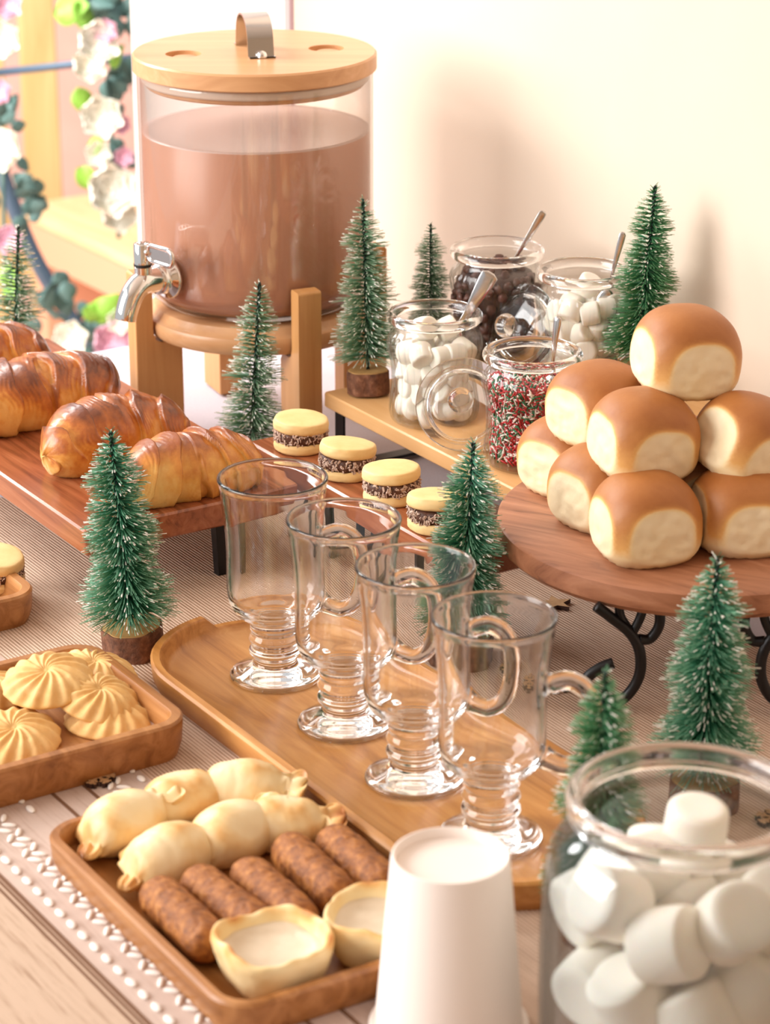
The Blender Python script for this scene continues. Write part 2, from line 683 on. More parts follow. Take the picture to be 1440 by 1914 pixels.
struct('ceiling', prism([(-0.25, 2.46), (1.40, 0.15), (1.40, -1.4), (-1.3, -1.4), (-1.3, 1.6)], 1.7, 1.704), M['sky_fill'], label='unseen translucent white ceiling added to pass soft sky light down')  # out of view; made translucent to whiten glass rims and tops from above
struct('wall_garden', quadbox(-3.2, 1.2, 5.6, 5.7, FL, 1.9), M['pink_wall'], label='pink rendered garden wall')

# table, cloth, runner
tb = thing('table', 'long dining table under a lilac-grey cloth', 'table', uv(-1.25, 0.78, FL), (0, 0, UA))
obj('table_top', slab(0.775, 0.405, 0.71, 0.746, 0.01, 0.003), M['bamboo'], tb, 30)
for sx in (-1, 1):
    for sy in (-1, 1):
        obj('leg', slab(0.03, 0.03, 0, 0.71, 0.004, 0.002), M['bamboo_v'], tb, 30, loc=(sx * 0.70, sy * 0.34, 0))


def cloth_geo():
    """draped sheet: flat top with faint folds, skirts hanging over the edges"""
    vs, fs = [], []
    hx, hy, drop = 0.782, 0.411, 0.22
    nx, ny = 120, 66
    for j in range(ny + 1):
        for i in range(nx + 1):
            a = -1 + 2 * i / nx
            c = -1 + 2 * j / ny
            X, Y = a * (hx + drop), c * (hy + drop)
            ex, ey = max(abs(X) - hx, 0), max(abs(Y) - hy, 0)
            z = 0.0
            x = max(-hx, min(hx, X))
            y = max(-hy, min(hy, Y))
            e = max(ex, ey)
            if e > 0:
                z = -e
                rp = 0.008 * sin(60 * (x + y)) * min(1, e / 0.1)
                if ex > 0:
                    x += math.copysign(0.006 + max(rp, -0.004), X)
                if ey > 0:
                    y += math.copysign(0.006 + max(rp, -0.004), Y)
            else:
                # real folds only on the bare strip near the wall
                f = max(0.0, (y - 0.290) / 0.1, (-0.60 + 0.69 * (y + 0.162) - x) / 0.06 if y > 0.0 else 0.0)
                z = -0.0005 + 0.0035 * min(1, f) * max(0, sin(38 * (x * 0.75 + y * 1.0) + 1.2 * sin(9 * x)) ** 9)
            vs.append((x, y, z))
    for j in range(ny):
        for i in range(nx):
            k = j * (nx + 1) + i
            fs.append((k, k + 1, k + nx + 2, k + nx + 1))
    return vs, fs


tc = obj('tablecloth', cloth_geo(), M['cloth'], None, True, loc=uv(-1.25, 0.78, -0.0012), rot=(0, 0, UA))
tag(tc, 'lilac-grey cloth with soft folds covering the table by the wall', 'tablecloth')

# runner: local x along u, y along v, origin at (u,v)=(-1.25,0.75)
RO = (-1.25, 0.75)
rn = thing('table_runner', 'ribbed beige and brown runner with white embroidered border', 'table runner', uv(RO[0], RO[1], 0), (0, 0, UA))


def strip(v0, v1, z=0.0008, x0=-0.74, x1=0.74):
    return prism([(x0, v0 - RO[1]), (x1, v0 - RO[1]), (x1, v1 - RO[1]), (x0, v1 - RO[1])], -0.0004, z)


obj('ribbed_field', prism([(-0.56, 0.618 - RO[1]), (0.74, 0.618 - RO[1]), (0.74, 1.06 - RO[1]), (-0.255, 1.06 - RO[1])], -0.0004, 0.0010), M['runner'], rn, False)
obj('border_band', strip(0.4935, 0.618, 0.0009), M['band'], rn, False)
obj('hem', strip(0.39, 0.4935, 0.0010), M['canvas'], rn, False)
for vv, wd in ((0.581, 0.0011), (0.5605, 0.0011), (0.4925, 0.0012), (0.4895, 0.0008), (0.486, 0.0008)):
    obj('brown_stripe', strip(vv - wd, vv + wd, 0.0013), M['brown_thread'], rn, False)
st_me = None


def stitch(u, v, length, wid, ang):
    global st_me
    if st_me is None:
        g = ico(2)
        o = obj('stitch', g, M['stitch'], rn)
        st_me = o.data
    else:
        o = obj('stitch', st_me, None, rn)
    o.location = (u - RO[0], v - RO[1], 0.0016)
    o.rotation_euler = (0, 0, ang)
    o.scale = (length / 2, wid / 2, 0.0013)


for k in range(22):       # outer dash row
    stitch(-1.215 + k * 0.0140, 0.5025, 0.0092, 0.0046, random.uniform(-.12, .12))
for k in range(5):
    stitch(-1.292 + k * 0.0140, 0.5405, 0.0098, 0.0046, random.uniform(-.12, .12))
for k in range(13):       # lattice row
    uu = -1.24 + k * 0.0205
    stitch(uu, 0.5165, 0.0095, 0.0034, 0.75)
    stitch(uu + 0.006, 0.5225, 0.0095, 0.0034, -0.55)
    stitch(uu + 0.010, 0.5155, 0.0095, 0.0034, -0.6)
    stitch(uu + 0.0155, 0.5215, 0.0095, 0.0034, 0.85)
for k in range(6):        # upper border by the cookie tray
    stitch(-1.292 + k * 0.0140, 0.6135, 0.0092, 0.0044, random.uniform(-.12, .12))
for k in range(4):
    uu = -1.288 + k * 0.0205
    stitch(uu, 0.5945, 0.0095, 0.0034, 0.75)
    stitch(uu + 0.006, 0.6005, 0.0095, 0.0034, -0.55)
    stitch(uu + 0.010, 0.5935, 0.0095, 0.0034, -0.6)
    stitch(uu + 0.0155, 0.5995, 0.0095, 0.0034, 0.85)

# ------------------------------------------------------------------ drink dispenser and its stand
DX, DY = -0.105, 2.046
st = thing('dispenser_stand', 'bamboo stand with four upright legs under the drink dispenser', 'stand', (DX, DY, 0), (0, 0, 0))
plate = lathe([(0, 0.082), (0.080, 0.082), (0.0915, 0.084), (0.0945, 0.088), (0.0955, 0.095), (0.0942, 0.0980), (0.0915, 0.0990), (0.0895, 0.1012), (0.087, 0.1052), (0.085, 0.106), (0, 0.106)], 96)
obj('plate', plate, M['bamboo'], st, 35)


def stand_leg():
    # side view (radial r, height z): tall outer upright with a shoulder under the plate
    pts = [(0.072, 0.0), (0.1120, 0.0), (0.1120, 0.138), (0.1105, 0.1400), (0.0982, 0.1400), (0.0967, 0.138), (0.0967, 0.090), (0.0945, 0.0835), (0.0905, 0.0815), (0.077, 0.0812), (0.072, 0.075)]
    t = 0.0100
    return loft([[(r, -t, z) for r, z in pts], [(r, -t + 0.0, z) for r, z in pts], [(r, t, z) for r, z in pts]])


lg = None
for k in range(4):
    a = radians(-66 + 90 * k)
    if lg is None:
        o = obj('leg', stand_leg(), M['bamboo_v'], st, 30)
        lg = o.data
        bv = o.modifiers.new('b', 'BEVEL')
        bv.width, bv.segments = 0.0012, 2
    else:
        o = obj('leg', lg, None, st)
        bv = o.modifiers.new('b', 'BEVEL')
        bv.width, bv.segments = 0.0012, 2
    o.rotation_euler = (0, 0, a)

dp = thing('drink_dispenser', 'large glass dispenser of chocolate milk with bamboo lid and chrome tap', 'drink dispenser', (DX, DY, 0.106))
R0 = 0.0955
jp = [(0.0, 0.0008), (0.074, 0.0008), (0.084, 0.004), (0.0915, 0.012), (0.0948, 0.022), (R0, 0.034), (R0, 0.188), (0.0958, 0.1905), (0.0945, 0.192), (0.0932, 0.1905), (0.0930, 0.188), (0.0930, 0.034), (0.0922, 0.0225), (0.0890, 0.0135), (0.082, 0.0065), (0.073, 0.0035), (0, 0.0035)]
obj('glass_jar', lathe(jp, 128), M['thin_disp'], dp, True)
milk = [(0, 0.004), (0.073, 0.0040), (0.0815, 0.0072), (0.0884, 0.0140), (0.0915, 0.0228), (0.0924, 0.034), (0.0924, 0.1420), (0.0915, 0.1432)]
mlk = obj('milk', lathe(milk, 128), M['milk'], dp, True)
obj('milk_surface', lathe([(0, 0.1428), (0.088, 0.1430), (0.0922, 0.1436), (0.0922, 0.141)], 96), M['milk_top'], dp, True, attr=None)
# lid with two round vent holes
LR = 0.0985
lid = obj('lid', lathe([(0, 0.192), (LR - 0.001, 0.192), (LR, 0.193), (LR, 0.2045), (LR - 0.0015, 0.206), (0, 0.206)], 128), M['bamboo'], dp, 35)
cut_me = bpy.data.meshes.new('vent')
hole = join(xf(lathe([(0, 0.2015), (0.0145, 0.2015), (0.0145, 0.22), (0, 0.22)], 40), T(-0.0565, -0.012, 0)),
            xf(lathe([(0, 0.2015), (0.0145, 0.2015), (0.0145, 0.22), (0, 0.22)], 40), T(0.0575, 0.012, 0)))
# cut the holes directly in the lid mesh
cm = bpy.data.meshes.new('hole')
cm.from_pydata(hole[0], [], hole[1])
co = bpy.data.objects.new('hole', cm)
C.objects.link(co)
co.parent = dp
bo = lid.modifiers.new('holes', 'BOOLEAN')
bo.object = co
bo.operation = 'DIFFERENCE'
bo.solver = 'EXACT'
bpy.context.view_layer.update()
dg = bpy.context.evaluated_depsgraph_get()
nm = bpy.data.meshes.new_from_object(lid.evaluated_get(dg))
lid.modifiers.clear()
lid.data = nm
bpy.data.objects.remove(co)
for x, y in ((-0.0565, -0.012), (0.0575, 0.012)):
    obj('vent_plug', xf(lathe([(0, 0.1995), (0.0100, 0.1995), (0.0100, 0.2040), (0.0090, 0.2046), (0, 0.2046)], 32), T(x + 0.0015, y - 0.0042, 0.0)), M['bamboo'], dp, 35)
obj('lid_plug', lathe([(0, 0.180), (0.088, 0.180), (0.0895, 0.1815), (0.0895, 0.192), (0, 0.192)], 96), M['bamboo'], dp, 35)
obj('seal', lathe([(0.0890, 0.1835), (0.0922, 0.1842), (0.0928, 0.186), (0.0922, 0.1885), (0.0928, 0.1905), (0.0890, 0.1915)], 96), M['seal'], dp, True)


def strap():
    # flat steel loop: two feet, narrow arch; local axis along y, x is width
    pts = []
    for t in range(25):
        a = pi * t / 24
        pts.append((-cos(a) * 0.0250, 0.206 + 0.0300 * sin(a) ** 0.62))
    pts = [(-0.0335, 0.2066), (-0.0265, 0.2066)] + pts[1:-1] + [(0.0265, 0.2066), (0.0335, 0.2066)]
    vs, fs = [], []
    for i, (y, z) in enumerate(pts):
        p0, p1 = pts[max(i - 1, 0)], pts[min(i + 1, len(pts) - 1)]
        ty, tz = p1[0] - p0[0], p1[1] - p0[1]
        L = sqrt(ty * ty + tz * tz) or 1
        ny_, nz_ = -tz / L * 0.0007, ty / L * 0.0007
        for sx in (-1, 1):
            vs.append((sx * 0.0105, y + ny_, z + nz_))
            vs.append((sx * 0.0105, y - ny_, z - nz_))
    for i in range(len(pts) - 1):
        b = i * 4
        for q in ((0, 2, 6, 4), (1, 5, 7, 3), (0, 4, 5, 1), (2, 3, 7, 6)):
            fs.append(tuple(b + x for x in q))
    return vs, fs


hd = obj('lid_handle', strap(), M['steel'], dp, 40, rot=(0, 0, radians(14)))
for sy in (-1, 1):
    obj('screw', xf(lathe([(0.0042, 0.2066), (0.0042, 0.2085), (0.0034, 0.0 + 0.2105), (0.0015, 0.2118), (0, 0.212)], 20), T(0, sy * 0.0300, 0)), M['chrome'], hd)
# tap: built along +x then turned towards the front left
tap = obj('tap', lathe([(0, 0), (0.0165, 0), (0.0172, 0.0015), (0.0165, 0.004), (0.0125, 0.0058), (0.0118, 0.0105), (0.0118, 0.0135), (0, 0.0135)], 40), M['chrome'], dp, True)
ta = radians(224)
tap.location = (cos(ta) * R0, sin(ta) * R0, 0.0365)
tap.rotation_euler = (0, radians(90), ta)
# children of the tap use the tap's frame: z = outwards, -x = up
sp_path = cr3([(0, 0, 0.008), (-0.001, 0, 0.017), (-0.001, 0, 0.026), (0.002, 0, 0.033), (0.009, 0, 0.0395), (0.019, 0, 0.0440), (0.0265, 0, 0.0460)], 6)
obj('spout', tube(sp_path, 0.0100, 24, lambda t: 1.08 - 0.22 * t), M['chrome'], tap, 50)
obj('valve_neck', xf(lathe([(0.0, -0.002), (0.0072, -0.002), (0.0072, 0.0055), (0.0064, 0.0062), (0, 0.0062)], 28), T(-0.0085, 0, 0.0265) @ RY(radians(-90))), M['chrome'], tap, 40)
obj('valve_ring', xf(lathe([(0, 0), (0.0074, 0), (0.0074, 0.0018), (0, 0.0018)], 28), T(-0.0147, 0, 0.0265) @ RY(radians(-90))), M['rubber'], tap, 40)
obj('valve_cap', xf(lathe([(0, 0), (0.0070, 0), (0.0070, 0.0155), (0.0062, 0.0165), (0.0052, 0.0166), (0.0050, 0.0152), (0, 0.0152)], 28), T(-0.0165, 0, 0.0265) @ RY(radians(-90))), M['chrome'], tap, 40)
# lever: thin closed loop reaching sideways from the cap
lv = []
for x, y in rrect(0.0150, 0.0068, 0.0050, 5):
    lv.append((-0.0268 - y * 0.95, 0.0225 + x, 0.0265))
obj('lever', tube(lv, 0.0020, 10, closed=True), M['chrome'], tap, True)
obj('lever_arm', tube([(-0.0268, 0.004, 0.0265), (-0.0268, 0.009, 0.0265)], 0.0032, 12), M['chrome'], tap, True)
obj('lever_plate', xf(box(0.0058, 0.0140, 0.0006), T(-0.0268, 0.0225, 0.0265) @ RZ(0)), M['steel'], tap, False)

# ------------------------------------------------------------------ bottle-brush trees


def tier(s):
    if s < 0.30:
        return 0.14 + 0.56 * (s / 0.30)
    if s < 0.63:
        return 0.46 + 0.42 * ((s - 0.30) / 0.33)
    return 0.60 + 0.40 * min(1, (s - 0.63) / 0.30) - (0.10 * max(0, (s - 0.93) / 0.07))


def make_tree(name, label, loc, seed, nb, needle, frost, H=0.157, rmax=0.0335, base_r=0.0205, base_h=0.019, droop=0.15):
    rnd = random.Random(seed)
    root = thing(name, label, 'christmas tree', loc, (0, 0, rnd.uniform(0, 6)), 'bottle brush trees on the table')
    br = [(base_r * (1 + 0.05 * sin(3 * a + seed) + 0.03 * sin(7 * a)), a) for a in [2 * pi * k / 48 for k in range(48)]]
    L = [[(r * 0.985 * cos(a), r * 0.985 * sin(a), 0) for r, a in br], [(r * (1 + 0.015 * sin(19 * a)) * cos(a), r * (1 + 0.015 * sin(19 * a)) * sin(a), base_h * 0.15) for r, a in br],
         [(r * (1 + 0.015 * sin(17 * a)) * cos(a), r * (1 + 0.015 * sin(17 * a)) * sin(a), base_h * 0.9) for r, a in br], [(r * 0.985 * cos(a), r * 0.985 * sin(a), base_h) for r, a in br]]
    bk = obj('log_slice', loft(L), M['bark'], root, 40)
    obj('cut_face', loft([[(r * 0.94 * cos(a), r * 0.94 * sin(a), base_h - 0.001) for r, a in br], [(r * 0.93 * cos(a), r * 0.93 * sin(a), base_h + 0.0006) for r, a in br]]), M['log'], bk, False)
    tw = []
    for ph in (0, pi):
        tw.append(tube([(0.0009 * cos(ph + 500 * z), 0.0009 * sin(ph + 500 * z), base_h - 0.002 + z) for z in [k * (H - base_h + 0.002) / 110 for k in range(111)]], 0.00085, 5))
    obj('trunk_wire', join(*tw), M['wire'], root)
    vs, fs, at, fv, ff = [], [], [], [], []
    z0, z1 = base_h + 0.010, H - 0.001
    rows = 40

    def spike(V_, F_, p, d, L_, r0, r1, A_=None, bend=0.0):
        s = d.cross(Vector((0.3, 0.5, 0.8))).normalized()
        t = d.cross(s)
        n = len(V_)
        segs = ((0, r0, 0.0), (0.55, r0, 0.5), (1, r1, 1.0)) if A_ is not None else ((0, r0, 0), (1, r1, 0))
        for q, rr, av in segs:
            c = p + d * L_ * q + Vector((0, 0, -bend * L_ * q * q))
            for k in range(3):
                a = 2.094 * k
                V_.append(tuple(c + (s * cos(a) + t * sin(a)) * rr))
                if A_ is not None:
                    A_.append(av)
        for j in range(len(segs) - 1):
            for k in range(3):
                F_.append((n + 3 * j + k, n + 3 * j + (k + 1) % 3, n + 3 * j + 3 + (k + 1) % 3, n + 3 * j + 3 + k))
        m = n + 3 * (len(segs) - 1)
        F_.append((m, m + 1, m + 2))

    rowlen = [rnd.uniform(0.90, 1.08) for _ in range(rows + 2)]
    rowel = [rnd.gauss(0, 0.05) for _ in range(rows + 2)]
    for i in range(nb):
        s = (i / nb) ** 0.66
        ri = int(round(s * rows))
        s2 = ri / rows + (s - ri / rows) * 0.22
        a = rnd.uniform(0, 2 * pi)
        hz = z1 - (z1 - z0) * s2 + (z1 - z0) / rows * ((a / pi) % 1 - 0.5)
        Ln = rmax * tier(min(1, max(0, s2))) * rowlen[ri] * rnd.uniform(0.86, 1.05)
        el = 0.24 - droop * 1.4 * s2 + rowel[ri] + rnd.gauss(0, 0.055)
        if s2 < 0.06:
            el += 0.7 * (1 - s2 / 0.06)
        d = Vector((cos(a) * cos(el), sin(a) * cos(el), sin(el)))
        bd = rnd.uniform(0.0, 0.16)
        spike(vs, fs, Vector((0, 0, hz)), d, Ln, 0.00029, 0.00020, at, bd)
        if rnd.random() < frost:
            l2 = rnd.uniform(0.0020, 0.0060)
            q0 = 1 - l2 * 0.85 / Ln
            d2 = (d - Vector((0, 0, bd * 2 * q0))).normalized()
            big_ = rnd.random() < 0.18
            spike(fv, ff, Vector((0, 0, hz)) + d * Ln * q0 + Vector((0, 0, -bd * Ln * q0 * q0)), d2, l2 * (0.5 if big_ else 1), 0.0006 if big_ else rnd.uniform(0.0003, 0.00042), 0.0005 if big_ else rnd.uniform(0.00028, 0.0004))
    for k in range(10):  # long loose bristles hanging at the foot
        a = rnd.uniform(0, 2 * pi)
        d = Vector((cos(a) * 0.75, sin(a) * 0.75, -0.62)).normalized()
        spike(fv, ff, Vector((0, 0, z0 + 0.008)), d, 0.021, 0.00030, 0.00035)
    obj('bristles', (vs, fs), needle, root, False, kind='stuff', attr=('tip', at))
    obj('frosted_tips', (fv, ff), M['frost'], root, False, kind='stuff')
    return root


G_ = None
trA = make_tree('bottle_brush_tree', 'teal bottle brush tree on a log slice in front of the croissant board', (-0.168, 1.559, 0.001), 1, 3000, M['needle_a'], 0.22)
trA.rotation_euler = (radians(-1), radians(-3.5), 0.4)
trB = make_tree('bottle_brush_tree', 'pale frosted bottle brush tree standing before the dispenser stand', (-0.108, 1.905, 0.001), 2, 1300, M['needle_b'], 0.30, rmax=0.0300)
trB.rotation_euler = (radians(2), radians(4.0), 1.0)
trC = make_tree('bottle_brush_tree', 'tall frosted tree on the pale riser left of the marshmallow jar', (-0.013, 1.922, 0.0645), 3, 1900, M['needle_b'], 0.26, H=0.155, rmax=0.030, base_r=0.0165, base_h=0.018)
trC.rotation_euler = (0, radians(3.0), 2.1)
trE = make_tree('bottle_brush_tree', 'deep green tree behind the bun pile beside the cream wall', (0.192, 1.848, 0.0917), 4, 3000, M['needle_c'], 0.14, H=0.158, rmax=0.0300, base_r=0.018)
trE.rotation_euler = (0, radians(3.0), 0)
trD = dup(trC, 'small tree top peeking out between the dispenser and chocolate chip jar', (0.036, 1.950, 0.0917), (0, 0, 1.0), 0.66)
trF = dup(trA, 'green tree with frosted tip behind the third glass mug', (0.051, 1.546, 0.001), (0, radians(-2.5), 2.6), 0.985)
trG = dup(trA, 'tree with frosted crown standing below the bun stand at the right', (0.186, 1.336, 0.001), (0, radians(-1.5), 4.0), 1.0)
trH = dup(trE, 'tree half hidden between the front glass mug and the big marshmallow jar', (0.112, 1.185, 0.001), (0, radians(1), 1.3), 0.985)
trI = dup(trB, 'sparse tree at the far left behind the croissants', (-0.321, 2.088, 0.001), (0, radians(5), 0.6), 0.98)

# ------------------------------------------------------------------ riser with two steps
rs = thing('wooden_riser', 'two step pale wooden riser with black metal feet holding the jars', 'riser', uv(-1.508, 1.04, 0.0012), (0, 0, UA))
obj('shelf', xf(slab(0.143, 0.0465, 0.0495, 0.062, 0.003, 0.0012), T(0, 0, 0)), M['pale_wood'], rs, 30)
obj('shelf', xf(slab(0.143, 0.0535, 0.0775, 0.090, 0.003, 0.0012), T(0, 0.101, 0)), M['pale_wood'], rs, 30)
for sx in (-0.128, 0.128):
    f = obj('foot_frame', join(bar((sx, -0.040, 0.0), (sx, -0.040, 0.0495), 0.0022, 0.012, (0, 1, 0)),
                               bar((sx, -0.040, 0.0018), (sx, 0.150, 0.0018), 0.012, 0.0024, (1, 0, 0)),
                               bar((sx, 0.052, 0.0), (sx, 0.052, 0.0775), 0.0022, 0.012, (0, 1, 0)),
                               bar((sx, 0.150, 0.0), (sx, 0.150, 0.0775), 0.0022, 0.012, (0, 1, 0))), M['black_metal'], rs, False)

# ------------------------------------------------------------------ candy jars


def jar_geo(flutes=34, amp=0.0009):
    out = smooth_prof([(0.0335, 0.0022), (0.0345, 0.006), (0.0338, 0.015), (0.0322, 0.030), (0.0328, 0.045), (0.0352, 0.056), (0.0362, 0.062), (0.0350, 0.068), (0.0318, 0.0725), (0.0305, 0.0755), (0.0308, 0.0780)], 4)
    n = len(out)
    prof = [(0, 0.0022), (0.028, 0.0012), (0.0315, 0.0005)] + out
    inner = [(r - 0.0020, z) for r, z in reversed(out)]
    prof += inner + [(0.028, 0.0050), (0, 0.0050)]

    def rf(i, a, r, z):
        k = amp * max(0, min(1, (z - 0.004) / 0.008)) * max(0, min(1, (0.0725 - z) / 0.008))
        if i < 3 + n:
            return r + k * cos(flutes * a)
        return r - k * 0.4 * cos(flutes * a)
    return lathe(prof, 204, rf=rf)


def jar_rim():
    p = []
    for k in range(20):
        a = 2 * pi * k / 20
        p.append((0.0330 + 0.0036 * cos(a), 0.0822 + 0.0042 * sin(a)))
    return lathe(p, 96, closed=True)


jar_me = rim_me = None


def candy_jar(label, loc, rot=0, scale=1.0):
    global jar_me, rim_me
    r = thing('candy_jar', label, 'jar', loc, (0, 0, rot), 'fluted candy jars on the riser')
    if jar_me is None:
        jar_me = obj('jar_body', jar_geo(), M['thin'], r).data
        rim_me = obj('rim', jar_rim(), M['glass'], r).data
    else:
        obj('jar_body', jar_me, None, r)
        obj('rim', rim_me, None, r)
    r.scale = (scale,) * 3
    return r


J1 = (0.038, 1.860, 0.0634)
J2 = (0.107, 1.762, 0.0634)
J3 = (0.088, 1.936, 0.0914)
J4 = (0.152, 1.880, 0.0914)
candy_jar('fluted glass jar of white marshmallows with a broad spoon, nearest the dispenser', J1)
candy_jar('fluted glass jar filled with red, green and white sprinkles', J2, 0.1)
candy_jar('fluted glass jar of dark chocolate chips at the back against the wall', J3, 0.2, 1.02)
candy_jar('fluted glass jar of small marshmallows beside the deep green tree', J4, 0.3)


def marsh_geo(L=1.0, R=0.58, bulge=0.035):
    pr = [(0, -L / 2 + 0.01), (R * 0.5, -L / 2), (R * 0.78, -L / 2 + 0.005), (R * 0.94, -L / 2 + 0.05), (R, -L / 2 + 0.13), (R * (1 + bulge), 0), (R, L / 2 - 0.13), (R * 0.94, L / 2 - 0.05), (R * 0.78, L / 2 - 0.005), (R * 0.5, L / 2), (0, L / 2 - 0.01)]
    pr = [pr[0]] + smooth_prof(pr[1:-1], 3) + [pr[-1]]
    return lathe(pr, 32)


mm_me = None


def marshmallow(loc, rot, size, label, group, sc=(1, 1, 1)):
    global mm_me
    if mm_me is None:
        o = obj('marshmallow', marsh_geo(), M['marsh'])
        mm_me = o.data
    else:
        o = obj('marshmallow', mm_me, None)
    o.location, o.rotation_euler = loc, rot
    o.scale = (size * sc[0], size * sc[1], size * sc[2])
    return tag(o, label, 'marshmallow', group)


ORD = ('first', 'second', 'third', 'fourth', 'fifth', 'sixth')
LAY = ('lowest', 'second lowest', 'second highest', 'highest')


def pack(J, desc, group, seed):
    """four loose layers against the front glass, more behind them"""
    rnd = random.Random(seed)
    for l in range(4):
        z = 0.0128 + 0.0146 * l
        rad = (0.0215, 0.0205, 0.0210, 0.0225)[l]
        for k in range(5):
            a = radians(-168 + 34 * k + (17 if l % 2 else 4) + rnd.uniform(-5, 5))
            p = (J[0] + rad * cos(a), J[1] + rad * sin(a), J[2] + z + rnd.uniform(-.0018, .0018))
            marshmallow(p, (rnd.uniform(0, 3), rnd.uniform(0, 3), rnd.uniform(0, 6)), 0.0150 * rnd.uniform(0.95, 1.06),
                        'small marshmallow %s, %s layer, %s from left' % (desc, LAY[l], ORD[k]), group)
        for k in range(3):
            a = radians(90 + 120 * k + 40 * l)
            marshmallow((J[0] + 0.010 * cos(a), J[1] + 0.008 + 0.010 * sin(a), J[2] + z), (rnd.uniform(0, 3), rnd.uniform(0, 3), rnd.uniform(0, 6)), 0.0150,
                        'small white marshmallow packed in the middle ' + desc, group + ', middle')


pack(J1, 'in the broad spoon jar', 'marshmallows in the front jar', 3)
pack(J4, 'in the jar by the deep green tree', 'marshmallows in the back jar', 5)
marshmallow((J1[0] - 0.008, J1[1] - 0.004, J1[2] + 0.0735), (1.2, 0.4, 0.5), 0.0155, 'small white marshmallow on top at the left in the broad spoon jar', 'marshmallows in the front jar')
marshmallow((J1[0] + 0.009, J1[1] - 0.001, J1[2] + 0.0725), (1.0, 0.9, 1.5), 0.0150, 'small white marshmallow on top at the right in the broad spoon jar', 'marshmallows in the front jar')
marshmallow((J4[0] + 0.004, J4[1] + 0.002, J4[2] + 0.072), (0.4, 0.2, 0.5), 0.0150, 'small white marshmallow alone on top in the jar by the deep green tree', 'marshmallows in the back jar')

# chocolate chips
core = obj('chocolate_chip_fill', lathe([(0, 0.006), (0.027, 0.006), (0.0275, 0.012), (0.0265, 0.035), (0.0275, 0.050), (0.0295, 0.0600), (0.0275, 0.066), (0.020, 0.0685), (0, 0.0695)], 40), M['choc_dark'], None, loc=J3, kind='stuff')
core.scale = (1.02,) * 3
tag(core, 'packed chocolate chips filling the middle of the back jar', 'chocolate chips')
rnd = random.Random(21)
ch_me = None
chip_g = lathe([(0, 0), (0.0024, 0.0), (0.0030, 0.0008), (0.0026, 0.0020), (0.0013, 0.0036), (0.0004, 0.0043), (0, 0.0044)], 10)
for k in range(150):
    if k < 118:
        a = rnd.uniform(radians(172), radians(368))
        z = 0.010 + 0.056 * (k / 118)
        rr = 0.0295 + 0.0022 * sin(2 * pi * (z - 0.035) / 0.06)
        pos = (rr * cos(a), rr * sin(a), z)
    else:
        a = rnd.uniform(0, 2 * pi)
        rr = 0.027 * sqrt(rnd.random())
        pos = (rr * cos(a), rr * sin(a), 0.0695 + 0.002 * rnd.random())
    if ch_me is None:
        o = obj('chocolate_chip', chip_g, M['choc'])
        ch_me = o.data
    else:
        o = obj('chocolate_chip', ch_me, None)
    o.location = (J3[0] + pos[0] * 1.02, J3[1] + pos[1] * 1.02, J3[2] + pos[2] * 1.02)
    o.rotation_euler = (rnd.uniform(0, 6), rnd.uniform(0, 6), rnd.uniform(0, 6))
    o.scale = (1.35,) * 3
    tag(o, 'dark chocolate chip in the fluted jar at the back by the wall', 'chocolate chip', 'chocolate chips in the back jar')

# sprinkles
rnd = random.Random(9)
vs, fs, mi = [], [], []
rod = [(0.5 * cos(a), 0.5 * sin(a)) for a in (0, 1.57, 3.14, 4.71)]


def jar_inner(z):
    pr = [(0.005, 0.031), (0.015, 0.0312), (0.030, 0.0297), (0.045, 0.0303), (0.056, 0.0325), (0.062, 0.0335), (0.066, 0.0325)]
    for (za, ra), (zb, rb) in zip(pr, pr[1:]):
        if z <= zb:
            return ra + (rb - ra) * max(0, (z - za)) / (zb - za)
    return pr[-1][1]


for k in range(4300):
    if k < 3500:
        a = rnd.uniform(radians(160), radians(385))
        z = rnd.uniform(0.0065, 0.064)
        rr = jar_inner(z) - rnd.uniform(0.0012, 0.004)
    else:
        a = rnd.uniform(0, 2 * pi)
        rr = 0.030 * sqrt(rnd.random())
        z = 0.0640 + rnd.uniform(0, 0.0014)
    p = Vector((rr * cos(a), rr * sin(a), z))
    d = Vector((rnd.gauss(0, 1), rnd.gauss(0, 1), rnd.gauss(0, 1)))
    rad_ = Vector((cos(a), sin(a), 0))
    if k < 3500:
        d -= rad_ * d.dot(rad_) * 0.85
    d.normalize()
    c = rnd.random()
    mk = 0 if c < 0.44 else (1 if c < 0.70 else 2)
    L_, r_ = (rnd.uniform(0.0040, 0.0068), 0.00145) if rnd.random() < 0.75 else (0.0018, 0.0017)
    s = d.orthogonal().normalized()
    t = d.cross(s)
    n = len(vs)
    for e in (-0.5, 0.5):
        for x, y in rod:
            vs.append(tuple(p + d * L_ * e + s * x * 2 * r_ * 0.5 + t * y * 2 * r_ * 0.5))
    F = [(0, 1, 5, 4), (1, 2, 6, 5), (2, 3, 7, 6), (3, 0, 4, 7), (3, 2, 1, 0), (4, 5, 6, 7)]
    fs += [tuple(n + i for i in f) for f in F]
    mi += [mk] * 6
sp = obj('sprinkles', (vs, fs, mi), [M['sp_red'], M['sp_green'], M['sp_white']], None, True, loc=J2, kind='stuff')
tag(sp, 'red, green and white sugar sprinkles heaped in a fluted jar', 'sprinkles')
# body of the heap behind the outer sprinkles
core2 = obj('heap_core', lathe([(0, 0.006), (0.026, 0.006), (0.026, 0.030), (0.0265, 0.050), (0.029, 0.0637), (0, 0.0635)], 40), M['sp_red'], sp, True)


